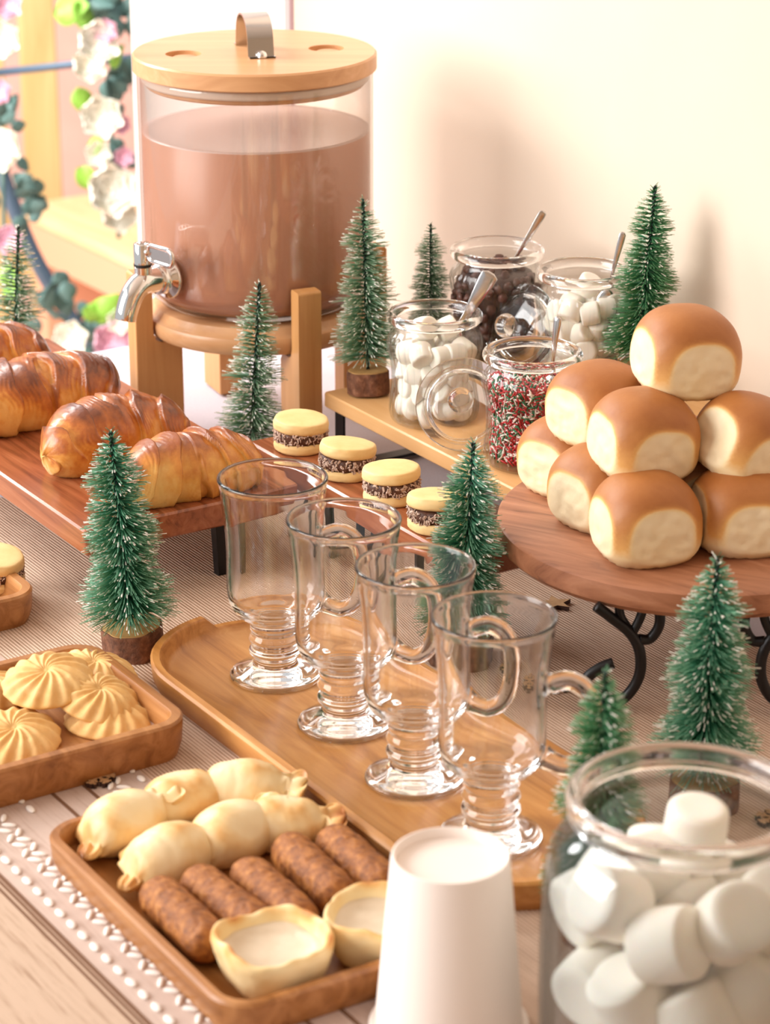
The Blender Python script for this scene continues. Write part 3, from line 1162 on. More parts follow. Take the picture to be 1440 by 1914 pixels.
def spoon(label, tip, end, wid, loc_bowl=True, flat=0.16, broad=1.0):
    """tip: end of the handle (out of the jar), end: inside the jar"""
    r = thing('teaspoon', label, 'spoon', end)
    d = Vector(tip) - Vector(end)
    L_ = d.length
    r.rotation_euler = d.to_track_quat('Z', 'X').to_euler()
    prof = lambda t: (0.45 + 0.55 * min(1, max(0, (t - 0.25) / 0.6)) * broad) * (1 if t < 0.96 else max(0.3, 1 - (t - 0.96) / 0.04 * 0.6))
    path = [(0, 0.0015 * sin(pi * t / 24), L_ * t / 24) for t in range(25)]
    obj('handle', tube(path, wid, 14, prof, flat), M['steel'], r, True)
    if loc_bowl:
        g = ico(3)
        obj('bowl', xf(g, T(0, 0, -0.011) @ Matrix.Diagonal((0.0075, 0.0022, 0.0125, 1))), M['steel'], r)
    return r


spoon('steel spoon with a narrow handle leaning in the chocolate chip jar', (0.124, 1.935, 0.2085), (0.098, 1.936, 0.163), 0.0032, broad=0.9)
spoon('steel spoon with a broad handle sticking out of the marshmallow jar', (0.080, 1.852, 0.1820), (0.0555, 1.857, 0.136), 0.0066, broad=1.05)
spoon('steel spoon standing upright in the sprinkles jar', (0.124, 1.750, 0.178), (0.1205, 1.752, 0.132), 0.0030, flat=0.4)
spoon('thin steel spoon in the jar by the deep green tree', (0.180, 1.870, 0.2085), (0.170, 1.872, 0.162), 0.0026)

# glass lids leaning on jars


def lid_geo():
    pr = [(0, 0.0070), (0.0085, 0.0068), (0.018, 0.0054), (0.0255, 0.0022), (0.0268, 0.0), (0.0272, -0.006), (0.0286, -0.006), (0.0294, 0.0), (0.0345, 0.0002), (0.0353, 0.0016), (0.0345, 0.0032), (0.0285, 0.0048), (0.018, 0.0078), (0.0085, 0.0094), (0, 0.0096)]
    return lathe(pr, 80)


def knob_geo():
    return lathe(smooth_prof([(0.0048, 0.0096), (0.0046, 0.012), (0.0065, 0.0145), (0.0092, 0.018), (0.0092, 0.0215), (0.0062, 0.0250), (0.0, 0.0262)], 4), 40)


def glass_lid(label, loc, nrm):
    r = thing('glass_lid', label, 'lid', loc, Vector(nrm).to_track_quat('Z', 'Y').to_euler(), 'glass jar lids')
    obj('disc', lid_geo(), M['glass'], r, 40)
    obj('knob', knob_geo(), M['glass'], r)
    return r


M['thin_lid'] = glass_thin('lid_glass', (0.95, 0.94, 0.93), (0.55, 0.55, 0.54), 1.5, 0.02)
glass_lid('round glass lid leaning against the left of the sprinkles jar', (0.058, 1.798, 0.0955), (-0.10, -0.80, 0.42))
glass_lid('round glass lid leaning on the jar of small marshmallows at the back', (0.106, 1.892, 0.1260), (-0.62, -0.62, 0.30))

# ------------------------------------------------------------------ boards with food
bd = thing('serving_board', 'reddish wooden board on black legs holding the croissants', 'board', uv(-1.69, 0.785, 0.0012), (0, 0, UA))
obj('board_top', slab(0.212, 0.087, 0.043, 0.062, 0.003, 0.0015), M['red_wood'], bd, 30)
for sx in (0.195, -0.18):
    for sy in (-0.055, 0.028):
        obj('leg', loft([[(sx + a * 0.0035, sy + b * 0.0045, 0.0) for a, b in ((-1, -1), (1, -1), (1, 1), (-1, 1))],
                         [(sx + a * 0.004, sy + b * 0.0065, 0.043) for a, b in ((-1, -1), (1, -1), (1, 1), (-1, 1))]]), M['black_metal'], bd, False)
    obj('crossbar', bar((sx, -0.060, 0.0405), (sx, 0.034, 0.0405), 0.005, 0.008, (0, 0, 1)), M['black_metal'], bd, False)

bd2 = thing('serving_board', 'narrow reddish board on black legs under the sandwich biscuits', 'board', uv(-1.437, 0.910, 0.0012), (0, 0, UA))
obj('board_top', slab(0.143, 0.0255, 0.046, 0.062, 0.003, 0.0015), M['red_wood'], bd2, 30)
for sx in (-0.045, 0.030):
    for sy in (-0.016, 0.016):
        obj('leg', bar((sx, sy, 0.0), (sx, sy, 0.046), 0.007, 0.004, (0, 1, 0)), M['black_metal'], bd2, False)
    obj('crossbar', bar((sx, -0.018, 0.002), (sx, 0.018, 0.002), 0.007, 0.004, (1, 0, 0)), M['black_metal'], bd2, False)


def croissant_geo(L=0.118, R=0.0285, bend=0.016, seed=0.0, steps=3.0, hz=0.95, skew=1.0):
    """rolled dough: wide overlapping wraps that sweep diagonally, each showing fine laminated lines"""
    nt, nf = 190, 84
    vs, fs, at = [], [], []
    for i in range(nt + 1):
        t = -1 + 2 * i / nt
        x = t * L / 2
        yb = -bend * t * t
        env = max(0.0, 1 - abs(t) ** 2.2) ** 0.5
        env = 0.40 * (1 - abs(t) ** 10) + 0.60 * env
        if i in (0, nt):
            env = 0.02
        sg = 1 if t > 0 else -1
        for k in range(nf):
            f = 2 * pi * k / nf
            wn = noise.noise(Vector((t * 1.6, cos(f) * 1.1, sin(f) * 1.1 + seed)))
            tt = sqrt(t * t + 0.012)
            ph = tt * steps + skew * 0.42 * sin(f * 1.0 + sg * 0.5 + seed) + 0.30 * wn
            fr = ph - math.floor(ph)
            # steep leading edge, long falling back
            ed = min(1.0, fr / 0.07)
            stp = ed * (1 - fr) ** 0.9
            r = R * env * (0.86 + 0.19 * stp)
            lam = sin(ph * 6.283 * 6 + 7 * wn) * max(0.0, 0.35 + 1.6 * noise.noise(Vector((t * 5, f * 1.2, seed + 9))))
            r *= 1 + 0.0075 * lam
            wob = fbm((x, cos(f) * 0.02, sin(f) * 0.02), 30, seed)
            fine = fbm((x, cos(f) * 0.02, sin(f) * 0.02), 150, seed + 4)
            r *= 1 + 0.07 * wob + 0.012 * fine
            y = yb + r * cos(f) * 1.02
            z = r * sin(f) * hz
            vs.append([x + 0.003 * wob, y, z])
            top = 0.5 + 0.5 * sin(f)
            at.append(0.14 + 0.36 * top ** 1.6 + 0.30 * stp * (0.25 + 0.75 * top) + 0.35 * wob + 0.10 * fine + 0.055 * lam + 0.12 * abs(t) ** 3)
    zmin = -R * hz * 0.62
    vs = [(x, y, (z if z > zmin else zmin + (z - zmin) * 0.06) - zmin) for x, y, z in vs]
    for i in range(nt):
        for k in range(nf):
            k2 = (k + 1) % nf
            fs.append((i * nf + k, i * nf + k2, (i + 1) * nf + k2, (i + 1) * nf + k))
    fs.append(tuple(range(nf))[::-1])
    fs.append(tuple(nt * nf + k for k in range(nf)))
    return (vs, fs), at


M['croissant'] = attr_mat('croissant_crust', 'bake', [(0.15, (238, 190, 112)), (0.38, (218, 150, 68)), (0.56, (180, 100, 40)), (0.82, (108, 52, 24))], 0.36, 160, 0.16, 0.35, 0.0012, coat=0.35)
M['croissant_pale'] = attr_mat('croissant_pale_crust', 'bake', [(0.14, (240, 200, 122)), (0.34, (230, 170, 86)), (0.54, (206, 132, 56)), (0.82, (148, 78, 32))], 0.4, 160, 0.16, 0.35, 0.0012, coat=0.25)
for lab, uu, vv, rz, geo_kw, mt in (
        ('dark golden croissant at the far end of the board, half out of view', -1.838, 0.775, -0.05, dict(seed=1.0), 'croissant'),
        ('plump dark brown croissant second from the far end of the board', -1.712, 0.772, 0.02, dict(seed=2.3, R=0.034, L=0.125), 'croissant'),
        ('golden brown croissant in the middle of the board with glossy top', -1.603, 0.778, 0.05, dict(seed=4.1, R=0.0315, L=0.118, skew=1.0), 'croissant'),
        ('pale golden croissant nearest the front end of the board', -1.512, 0.792, -0.02, dict(seed=6.7, R=0.0285, L=0.112, steps=3.2, skew=1.3), 'croissant_pale')):
    g, at = croissant_geo(**geo_kw)
    o = obj('croissant', g, M[mt], None, True, loc=uv(uu, vv, 0.0634), rot=(0, 0, UA + pi / 2 + rz), attr=('bake', at))
    tag(o, lab, 'croissant', 'croissants on the board')


def disc_cookie(R, h, seed):
    pr = [(0, 0), (R * 0.9, 0), (R * 0.98, h * 0.14), (R, h * 0.45), (R * 0.975, h * 0.78), (R * 0.90, h * 0.97), (R * 0.5, h * 1.03), (0, h * 1.04)]
    pr = [pr[0]] + smooth_prof(pr[1:-1], 3) + [pr[-1]]
    return lathe(pr, 56, rf=lambda i, a, r, z: r * (1 + 0.018 * sin(3 * a + seed) + 0.008 * sin(8 * a + seed * 2) + 0.02 * noise.noise(Vector((cos(a) * 6, sin(a) * 6, z * 500 + seed)))))


def alfajor(label, loc, tilt, seed, zr, thick=1.0):
    rnd = random.Random(seed)
    r = thing('sandwich_biscuit', label, 'biscuit', loc, (0, 0, zr), 'sandwich biscuits on the narrow board')
    h = 0.0084 * thick
    obj('lower_biscuit', disc_cookie(0.0205, h, seed), M['alfajor'], r)
    f = obj('filling', xf(lathe([(0, 0), (0.0192, 0), (0.0198, 0.003), (0.0196, 0.0062), (0.019, 0.0082), (0, 0.0082)], 64, rf=lambda i, a, rr, z: rr * (1 + 0.03 * sin(11 * a + seed + 200 * z) + 0.02 * sin(23 * a))), T(0, 0, h - 0.0005)), M['filling'], r)
    vs, fs = [], []
    for k in range(260):
        a = rnd.uniform(0, 2 * pi)
        z = h + rnd.uniform(-0.0006, 0.0076)
        p = Vector((0.0197 * cos(a), 0.0197 * sin(a), z))
        M_ = T(*p) @ Euler((rnd.uniform(0, 6), rnd.uniform(0, 6), rnd.uniform(0, 6))).to_matrix().to_4x4() @ Matrix.Diagonal((rnd.uniform(.0009, .0018), rnd.uniform(.0004, .0009), .0003, 1))
        g = xf(([(-1, -1, -1), (1, -1, -1), (1, 1, -1), (-1, 1, -1), (-1, -1, 1), (1, -1, 1), (1, 1, 1), (-1, 1, 1)], quadbox(0, 1, 0, 1, 0, 1)[1]), M_)
        n = len(vs)
        vs += g[0]
        fs += [tuple(n + i for i in q) for q in g[1]]
    obj('coconut_flakes', (vs, fs), M['coconut'], f, False, kind='stuff')
    top = obj('upper_biscuit', disc_cookie(0.0208, h * 1.05, seed + 3), M['alfajor'], r, loc=(0, 0, h + 0.0072), rot=tilt)
    return r


alfajor('sandwich biscuit farthest back, by the black foot of the riser', uv(-1.545, 0.910, 0.0634), (0.03, 0.05, 0), 1, 0.3)
alfajor('sandwich biscuit second in the row with a coconut coated filling', uv(-1.478, 0.909, 0.0634), (0.06, 0.10, 0), 2, 1.3)
alfajor('sandwich biscuit third in the row, thickly coated with coconut', uv(-1.418, 0.909, 0.0634), (0.0, 0.06, 0), 3, 2.3)
alfajor('sandwich biscuit nearest the front, partly behind a green tree', uv(-1.356, 0.906, 0.0634), (0.12, -0.04, 0), 4, 3.3)

# bun stand
bs = thing('cake_stand', 'round dark wooden stand on black scrolled iron legs under the buns', 'cake stand', (0.208, 1.578, 0.0012))
RB = 0.1335
obj('round_board', lathe([(0, 0.072), (RB - 0.004, 0.072), (RB, 0.076), (RB + 0.0005, 0.082), (RB - 0.0005, 0.0885), (RB - 0.0025, 0.090), (0, 0.090)], 128), M['bun_board'], bs, 40, rot=(0, 0, radians(-28)))


def scroll_leg(mir):
    a = cr3([(-0.006, 0, 0.0735), (0.004, 0, 0.0655), (0.016, 0, 0.055), (0.0225, 0, 0.042), (0.0225, 0, 0.025), (0.014, 0, 0.0105), (0.0, 0, 0.0040), (-0.0115, 0, 0.0110), (-0.0105, 0, 0.0235), (-0.002, 0, 0.0310), (0.006, 0, 0.0345)], 6)
    b = cr3([(0.0085, 0.002, 0.0735), (0.010, 0.002, 0.065), (0.0165, 0.0015, 0.055)], 5)
    c = cr3([(0.0245, 0.002, 0.0735), (0.0215, 0.002, 0.063), (0.017, 0.001, 0.054)], 5)
    d = cr3([(0.0335, 0.003, 0.0735), (0.0345, 0.003, 0.060), (0.0290, 0.003, 0.0500), (0.0215, 0.001, 0.0505)], 6)
    m_ = Matrix.Diagonal((mir, 1, 1, 1))
    return [xf(tube(p, r, 12), m_) for p, r in ((a, 0.0036), (b, 0.0030), (c, 0.0030), (d, 0.0034))]


for (lx, ly), mir, rz in (((-0.070, -0.113), 1, 0.0), ((0.052, -0.116), -1, 0.0), ((0.0, 0.105), 1, 0.4)):
    o = obj('scroll_leg', join(*scroll_leg(mir)), M['black_metal'], bs, True, loc=(lx, ly, 0), rot=(0, 0, rz))


# buns
def bun_geo(seed=0.0, fx=0.0303, fy=0.0303, rr=0.0342, zt=0.053, other=(0.034, 0.034)):
    vs, fs = ico(5)
    out, at = [], []
    for x, y, z in vs:
        d = sqrt(x * x + y * y + z * z)
        # superellipsoid, fuller than a ball
        ez = 2.2 if z > 0 else 3.6
        k = (abs(x) ** 2.6 + abs(y) ** 2.6 + abs(z) ** ez) ** (-1 / 2.5)
        x, y, z = x * k * rr, y * k * rr, z * k
        z = 0.0215 + z * ((zt - 0.0215) if z > 0 else 0.0235)
        w = fbm((x, y, z), 40, seed)
        torn = 0.0
        lo = max(0.0, (0.010 - z) / 0.010)
        for ax, lim in ((0, -fx), (1, -fy), (0, other[0]), (1, other[1])):
            c = (x, y)[ax]
            sg = -1 if lim < 0 else 1
            e = c * sg - abs(lim)
            torn = max(torn, min(1.0, max(0.0, 0.55 + e * 330)))
            if e > 0:
                nv = abs(lim) + e * 0.10 + 0.0011 * fbm((x, y, z), 130, seed + 5) * min(1, e * 400)
                if ax == 0:
                    x = nv * sg
                else:
                    y = nv * sg
        if z < 0.0022:
            z = max(z, 0) * 0.3 + 0.0003 * w
            z = max(z, -0.0004)
        x *= 1 + 0.018 * w
        y *= 1 + 0.018 * w
        out.append((x, y, z))
        hgt = min(1, max(0, (z - 0.009) / 0.033))
        crust = 0.10 + 0.72 * hgt ** 0.75 + 0.10 * w
        tt = torn * torn * (3 - 2 * torn)
        # crumb shows only below the domed top
        at.append(crust * (1 - tt) + (0.02 + 0.05 * w) * tt)
    return (out, fs), at


M['bun'] = attr_mat('bun_crust', 'bake', [(0.0, (246, 228, 192)), (0.16, (242, 214, 162)), (0.36, (220, 164, 94)), (0.62, (186, 122, 62)), (0.9, (158, 94, 42))], 0.5, 300, 0.045, 0.25, 0.0006)
bun_src = []
for sd, kw in ((1.3, {}), (4.4, dict(fx=0.0298, fy=0.0308, zt=0.052)), (7.7, dict(fx=0.0305, fy=0.0298, zt=0.0545))):
    g, at = bun_geo(sd, **kw)
    bun_src.append((g, at))
bun_me = [None, None, None]
Z0, Z1, Z2 = 0.0915, 0.1350, 0.1785
for lab, vi, loc, rot in (
        ('bread roll in the bottom row at the front with two torn faces', 2, (0.166, 1.512, Z0), (0, 0, 0.30)),
        ('bread roll in the bottom row at the right edge of the photo', 1, (0.229, 1.528, Z0), (0.0, 0.05, 0.15)),
        ('bread roll second from the left in the bottom row', 0, (0.144, 1.571, Z0), (0, 0, 0.65)),
        ('bread roll farthest left in the bottom row, beside the sprinkles jar', 1, (0.127, 1.633, Z0), (0, 0, 0.75)),
        ('bread roll in the shadowed middle of the bottom layer', 0, (0.205, 1.580, Z0), (0, 0, 0.2)),
        ('bread roll in the bottom layer hidden behind the front rolls', 1, (0.190, 1.643, Z0), (0, 0, 0.5)),
        ('bread roll in the middle layer at the front with a bright torn left face', 0, (0.165, 1.552, Z1), (radians(6), radians(3), 0.38)),
        ('bread roll in the middle layer at the left', 1, (0.144, 1.612, Z1), (0, 0, 0.62)),
        ('tilted bread roll in the middle layer at the right edge of the photo', 2, (0.226, 1.551, Z1 - 0.004), (radians(10), radians(22), 0.55)),
        ('bread roll crowning the pile against the cream wall', 2, (0.194, 1.585, Z2 + 0.001), (radians(4), radians(4), 0.30))):
    if bun_me[vi] is None:
        o = obj('bread_roll', bun_src[vi][0], M['bun'], None, True, attr=('bake', bun_src[vi][1]))
        bun_me[vi] = o.data
    else:
        o = obj('bread_roll', bun_me[vi], None)
    o.location, o.rotation_euler = loc, rot
    tag(o, lab, 'bread roll', 'bread rolls piled on the round stand')

# ------------------------------------------------------------------ mug tray and mugs
mt = thing('serving_tray', 'long honey coloured wooden tray with rounded ends holding four glass mugs', 'tray', uv(-1.185, 0.752, 0.001), (0, 0, UA))


def stadium(d):
    r = 0.078 - d
    h = 0.135
    out = []
    for k in range(25):
        a = radians(-90 + 180 * k / 24)
        out.append((h + r * cos(a), r * sin(a)))
    for k in range(25):
        a = radians(90 + 180 * k / 24)
        out.append((-h + r * cos(a), r * sin(a)))
    return out


def notch(x, y):
    if x > -0.1:
        return 0.0
    a = atan2(y, -(x + 0.135))
    e = abs(a - 0.32)
    return 0.009 * max(0.0, min(1.0, (0.45 - e) / 0.12))


obj('tray_body', tray_geo(stadium, 0.0075, 0.019, 0.007, notch), M['tray_wood'], mt, 40)

mug_prof_o = smooth_prof([(0.0290, 0.0), (0.0296, 0.0012), (0.0288, 0.0028), (0.0225, 0.0058), (0.0158, 0.0092), (0.0138, 0.0118), (0.0142, 0.0142), (0.0166, 0.0170), (0.0170, 0.0195), (0.0150, 0.0222), (0.0158, 0.0246), (0.0170, 0.0270), (0.0160, 0.0298), (0.0150, 0.0322), (0.0162, 0.0345), (0.0160, 0.0368), (0.0176, 0.0400), (0.0240, 0.0450), (0.0286, 0.0515), (0.0303, 0.0600), (0.0304, 0.0720), (0.0303, 0.0860), (0.0308, 0.1000), (0.0322, 0.1160), (0.0338, 0.1280), (0.0346, 0.1335), (0.0351, 0.1355), (0.0352, 0.1366), (0.0347, 0.1375), (0.0339, 0.1377), (0.0332, 0.1373), (0.0327, 0.1364), (0.0324, 0.1350), (0.0321, 0.1320)], 3)
mug_prof = [(0, 0.0012), (0.020, 0.0008)] + mug_prof_o + smooth_prof([(0.0316, 0.1295), (0.0297, 0.1155), (0.0283, 0.1), (0.0278, 0.086), (0.0279, 0.072), (0.0277, 0.0610), (0.0260, 0.0540), (0.0215, 0.0490), (0.0145, 0.0462), (0.0110, 0.0435), (0.0070, 0.0420)], 3) + [(0, 0.0416)]


def handle_geo():
    p = cr3([(0.0285, 0, 0.0985), (0.034, 0, 0.1000), (0.0425, 0, 0.1025), (0.0510, 0, 0.0990), (0.0570, 0, 0.0900), (0.0590, 0, 0.0785), (0.0575, 0, 0.0650), (0.0520, 0, 0.0545), (0.0430, 0, 0.0500), (0.035, 0, 0.0515), (0.0290, 0, 0.0540)], 5)
    return tube(p, 0.0046, 16, lambda t: 1.0 + 0.35 * (2 * t - 1) ** 8, 1.25)


mug0 = thing('glass_mug', 'clear footed glass mug at the far end of the honey tray', 'mug', (-0.071, 1.506, 0.0085), (0, 0, radians(-8)), 'glass mugs on the honey tray')
obj('bowl', lathe(mug_prof, 96), M['glass'], mug0)
obj('handle', handle_geo(), M['glass'], mug0)
dup(mug0, 'clear footed glass mug second from the far end of the tray', (-0.025, 1.434, 0.0085), (0, 0, radians(-10)))
dup(mug0, 'clear footed glass mug third from the far end, in front of a green tree', (0.0175, 1.359, 0.0085), (0, 0, radians(-8)))
dup(mug0, 'clear footed glass mug nearest the camera, behind the white paper cup', (0.0600, 1.286, 0.0085), (0, 0, radians(-14)))

# ------------------------------------------------------------------ butter cookie tray


def rr_out(hx, hy, r):
    return lambda d: rrect(hx - d, hy - d, max(r - d, 0.004), 8)


ck = thing('serving_tray', 'brown wooden tray of butter cookies cut off by the left edge', 'tray', uv(-1.316, 0.556, 0.001), (0, 0, UA))
obj('tray_body', tray_geo(rr_out(0.072, 0.100, 0.022), 0.0085, 0.026, 0.008), M['brown_tray'], ck, 40)


def swirl_cookie(R=0.0285, h=0.0125, n=15, twist=2.6, seed=0.0):
    nr, na = 26, 150
    vs, fs = [], []
    vs.append((0, 0, h * 0.93))
    for i in range(1, nr + 1):
        q = i / nr
        for k in range(na):
            a = 2 * pi * k / na
            rid = cos(n * a + twist * math.log(q + 0.08) * 2.0 + seed)
            amp = 0.0010 * min(1, q * 2.2) * (1 if q < 0.9 else (1 - q) / 0.1 * 0.6 + 0.4)
            r = R * q * (1 + (0.022 * rid if q > 0.8 else 0)) * (1 + 0.02 * sin(2 * a + seed))
            z = h * (1 - q ** 3.4 * 0.82) + amp * rid - (0.0022 * math.exp(-(q / 0.12) ** 2)) + 0.0006 * fbm((r * cos(a), r * sin(a), 0), 90, seed)
            vs.append((r * cos(a), r * sin(a), z))
    for ring_r, z in ((0.985, 0.0008), (0.9, 0.0)):
        for k in range(na):
            a = 2 * pi * k / na
            vs.append((R * ring_r * cos(a), R * ring_r * sin(a), z))
    vs.append((0, 0, 0))
    for k in range(na):
        fs.append((0, 1 + k, 1 + (k + 1) % na))
    for i in range(nr + 1):
        for k in range(na):
            k2 = (k + 1) % na
            A, B = 1 + i * na, 1 + (i + 1) * na
            fs.append((A + k, B + k, B + k2, A + k2))
    A = 1 + (nr + 1) * na
    for k in range(na):
        fs.append((A + (k + 1) % na, A + k, len(vs) - 1))
    return vs, fs


sw_me = None
for lab, loc, rot, sc in (
        ('large swirled butter cookie on top of the pile in the brown tray', (-0.211, 1.448, 0.0290), (radians(10), radians(-5), 0.3), 1.0),
        ('swirled butter cookie at the back right of the brown tray', (-0.188, 1.488, 0.0155), (radians(6), radians(6), 1.0), 1.03),
        ('tilted butter cookie leaning on the flat one at the right of the tray', (-0.180, 1.441, 0.0205), (radians(8), radians(-12), 2.0), 0.93),
        ('flat butter cookie lying lowest in the right corner of the brown tray', (-0.172, 1.434, 0.0088), (radians(1), radians(0), 2.6), 0.97),
        ('swirled butter cookie at the front left of the brown tray', (-0.227, 1.404, 0.0110), (radians(12), radians(4), 0.0), 1.0),
        ('butter cookie at the left edge of the photo, half cut off', (-0.254, 1.470, 0.0120), (radians(4), radians(0), 1.4), 1.0)):
    if sw_me is None:
        o = obj('butter_cookie', swirl_cookie(), M['cookie'])
        sw_me = o.data
    else:
        o = obj('butter_cookie', sw_me, None)
    o.location, o.rotation_euler, o.scale = loc, rot, (sc,) * 3
    tag(o, lab, 'cookie', 'butter cookies in the brown tray')

# small tray at the left edge
t3 = thing('serving_tray', 'small brown wooden tray whose corner enters at the left edge', 'tray', uv(-1.528, 0.600, 0.001), (0, 0, UA))
obj('tray_body', tray_geo(rr_out(0.047, 0.066, 0.022), 0.0085, 0.024, 0.008), M['brown_tray'], t3, 40)
o = alfajor('chocolate filled biscuit in the small tray at the left edge', (-0.274, 1.655, 0.0092), (0.1, 0.1, 0), 8, 0.2)
o['group'] = 'biscuits in the small left tray'

# ------------------------------------------------------------------ savoury tray
pt = thing('serving_tray', 'brown wooden tray of pastries, fried rolls and tartlets in the foreground', 'tray', uv(-1.063, 0.591, 0.0012), (0, 0, UA - 0.015))
obj('tray_body', tray_geo(rr_out(0.114, 0.0745, 0.022), 0.0070, 0.021, 0.006), M['brown_tray'], pt, 40)


def empanada_geo(seed, L=0.034, W=0.0185, H=0.0168):
    """plump dough parcel: swollen belly, necked and fanned out flat at both ends, sealed seam along the far side"""
    nt, nf = 96, 64
    vs, fs, at = [], [], []
    for i in range(nt + 1):
        t = -1 + 2 * i / nt
        e = abs(t)
        body = sqrt(max(0.0, 1 - (e / 0.74) ** 2.3))
        ear = max(0.0, min(1.0, (e - 0.56) / 0.18))
        ear = ear * ear * (3 - 2 * ear) * (1.0 if t > 0 else 0.72)
        fan = 1.5 if t > 0 else 0.25
        tip = sqrt(max(0.0, 1 - ((e - 0.66) / 0.34) ** 4)) if e > 0.66 else 1
        aw = max(W * body, ear * W * (0.52 + fan * max(0, e - 0.62)) * tip)
        bh = max(H * body, ear * H * 0.20 * tip)
        aw, bh = max(aw, 0.0004), max(bh, 0.0003)
        yb = 0.006 * t * t
        zb = (0.004 + 0.010 * max(0, e - 0.7)) * ear if t > 0 else -0.004 * ear
        for k in range(nf):
            f = 2 * pi * k / nf
            y, z = aw * cos(f), bh * sin(f)
            seam = math.exp(-((f if f < pi else f - 2 * pi) / 0.26) ** 2) * (1 - ear) * min(1, body * 1.5)
            y += seam * 0.0085 * (1 + 0.22 * sin(t * 22 + seed))
            z = z * (1 - 0.5 * seam) - seam * 0.003
            p = (t * L, y, z)
            w_ = fbm(p, 48, seed)
            rip = ear * 0.0009 * sin(f * 6 + seed * 3 + t * 9)
            w2 = noise.noise(Vector((t * 1.7 + seed, y * 45, z * 45)))
            vs.append((t * L * (1 + 0.03 * w_) + rip, y * (1 + 0.06 * w_ + 0.10 * w2) - yb, z * (1 + 0.06 * w_ + 0.10 * w2) + zb + rip * 1.5))
            at.append(0.20 + 0.34 * ear * (0.4 + 0.9 * max(0, (e - 0.72) / 0.28)) + 0.34 * seam + 0.30 * w_ + 0.16 * max(0, sin(f)) * (0.5 + w_ + w2))
    for i in range(nt):
        for k in range(nf):
            k2 = (k + 1) % nf
            fs.append((i * nf + k, i * nf + k2, (i + 1) * nf + k2, (i + 1) * nf + k))
    fs.append(tuple(range(nf))[::-1])
    fs.append(tuple(nt * nf + k for k in range(nf)))
    zm = -H * 0.74
    vs = [(x, y, (z if z > zm else zm + (z - zm) * 0.08) - zm) for x, y, z in vs]
    return (vs, fs), at


M['empanada'] = attr_mat('baked_dough', 'bake', [(0.06, (248, 226, 182)), (0.30, (242, 208, 150)), (0.52, (226, 172, 102)), (0.85, (186, 116, 58))], 0.5, 110, 0.08, 0.18, 0.0008, sss=0.06, coat=0.1)
emp_me = {}
for i, (lab, loc, rot, s) in enumerate((
        ('half moon pastry at the far left corner of the foreground tray', (-0.1465, 1.279, 0.0080), (radians(-8), radians(-4), 0.85), 1.06),
        ('half moon pastry in the front row next to the fried rolls at the left', (-0.1190, 1.241, 0.0080), (radians(-4), radians(-3), 0.72), 1.05),
        ('half moon pastry in the back row, second from the left', (-0.1165, 1.309, 0.0078), (0, radians(-4), 0.55), 1.0),
        ('half moon pastry in the middle of the front pastry row', (-0.085, 1.266, 0.0080), (radians(-4), radians(-4), 0.80), 1.08),
        ('half moon pastry at the back of the tray by the honey tray edge', (-0.082, 1.321, 0.0080), (0, radians(3), 0.05), 1.05),
        ('half moon pastry at the right end of the pastry rows', (-0.0575, 1.279, 0.0080), (0, radians(2), 0.15), 0.98))):
    v = i % 3
    if v not in emp_me:
        g, at = empanada_geo(v * 3.1)
        o = obj('half_moon_pastry', g, M['empanada'], None, True, attr=('bake', at))
        emp_me[v] = o.data
    else:
        o = obj('half_moon_pastry', emp_me[v], None)
    o.location, o.rotation_euler, o.scale = loc, rot, (s,) * 3
    tag(o, lab, 'pastry', 'half moon pastries in the foreground tray')


def roll_geo(seed, L=0.072, R=0.0122):
    vs, fs = [], []
    nt, nf = 90, 48
    for i in range(nt + 1):
        t = -1 + 2 * i / nt
        env = (1 - abs(t) ** 9) ** 0.5 if abs(t) < 1 else 0.0
        env = max(env, 0.02)
        for k in range(nf):
            f = 2 * pi * k / nf
            p = (t * L / 2, cos(f) * R, sin(f) * R)
            r = R * env * (1 + 0.05 * fbm(p, 60, seed) + 0.045 * fbm(p, 260, seed + 3))
            vs.append((t * L / 2 * (1 + 0.01 * fbm(p, 90, seed)), r * cos(f), r * sin(f) + R))
    for i in range(nt):
        for k in range(nf):
            k2 = (k + 1) % nf
            fs.append((i * nf + k, i * nf + k2, (i + 1) * nf + k2, (i + 1) * nf + k))
    fs.append(tuple(range(nf))[::-1])
    fs.append(tuple(nt * nf + k for k in range(nf)))
    return vs, fs


M['fried'] = mottled('fried_crumb', [(0.28, (100, 54, 20)), (0.46, (150, 88, 36)), (0.60, (180, 114, 52)), (0.78, (210, 152, 86))], 190, 0.55, 0.9, 0.0016, detail=8)
for i, (lab, a, b) in enumerate((
        ('fried crumbed roll farthest left, along the tray edge', (-0.1235, 1.203), (-0.0895, 1.146)),
        ('fried crumbed roll second from the left', (-0.1020, 1.2135), (-0.0660, 1.163)),
        ('fried crumbed roll in the middle of the five', (-0.0775, 1.226), (-0.0415, 1.166)),
        ('fried crumbed roll fourth from the left', (-0.0560, 1.254), (-0.0225, 1.192)),
        ('fried crumbed roll farthest right, next to the paper cup', (-0.0310, 1.262), (0.0015, 1.204)))):
    ang = atan2(b[1] - a[1], b[0] - a[0])
    o = obj('fried_roll', roll_geo(i * 2.7 + 0.5), M['fried'], None, True, loc=((a[0] + b[0]) / 2, (a[1] + b[1]) / 2, 0.0078), rot=(0, 0, ang))
    tag(o, lab, 'fried roll', 'fried rolls in the foreground tray')


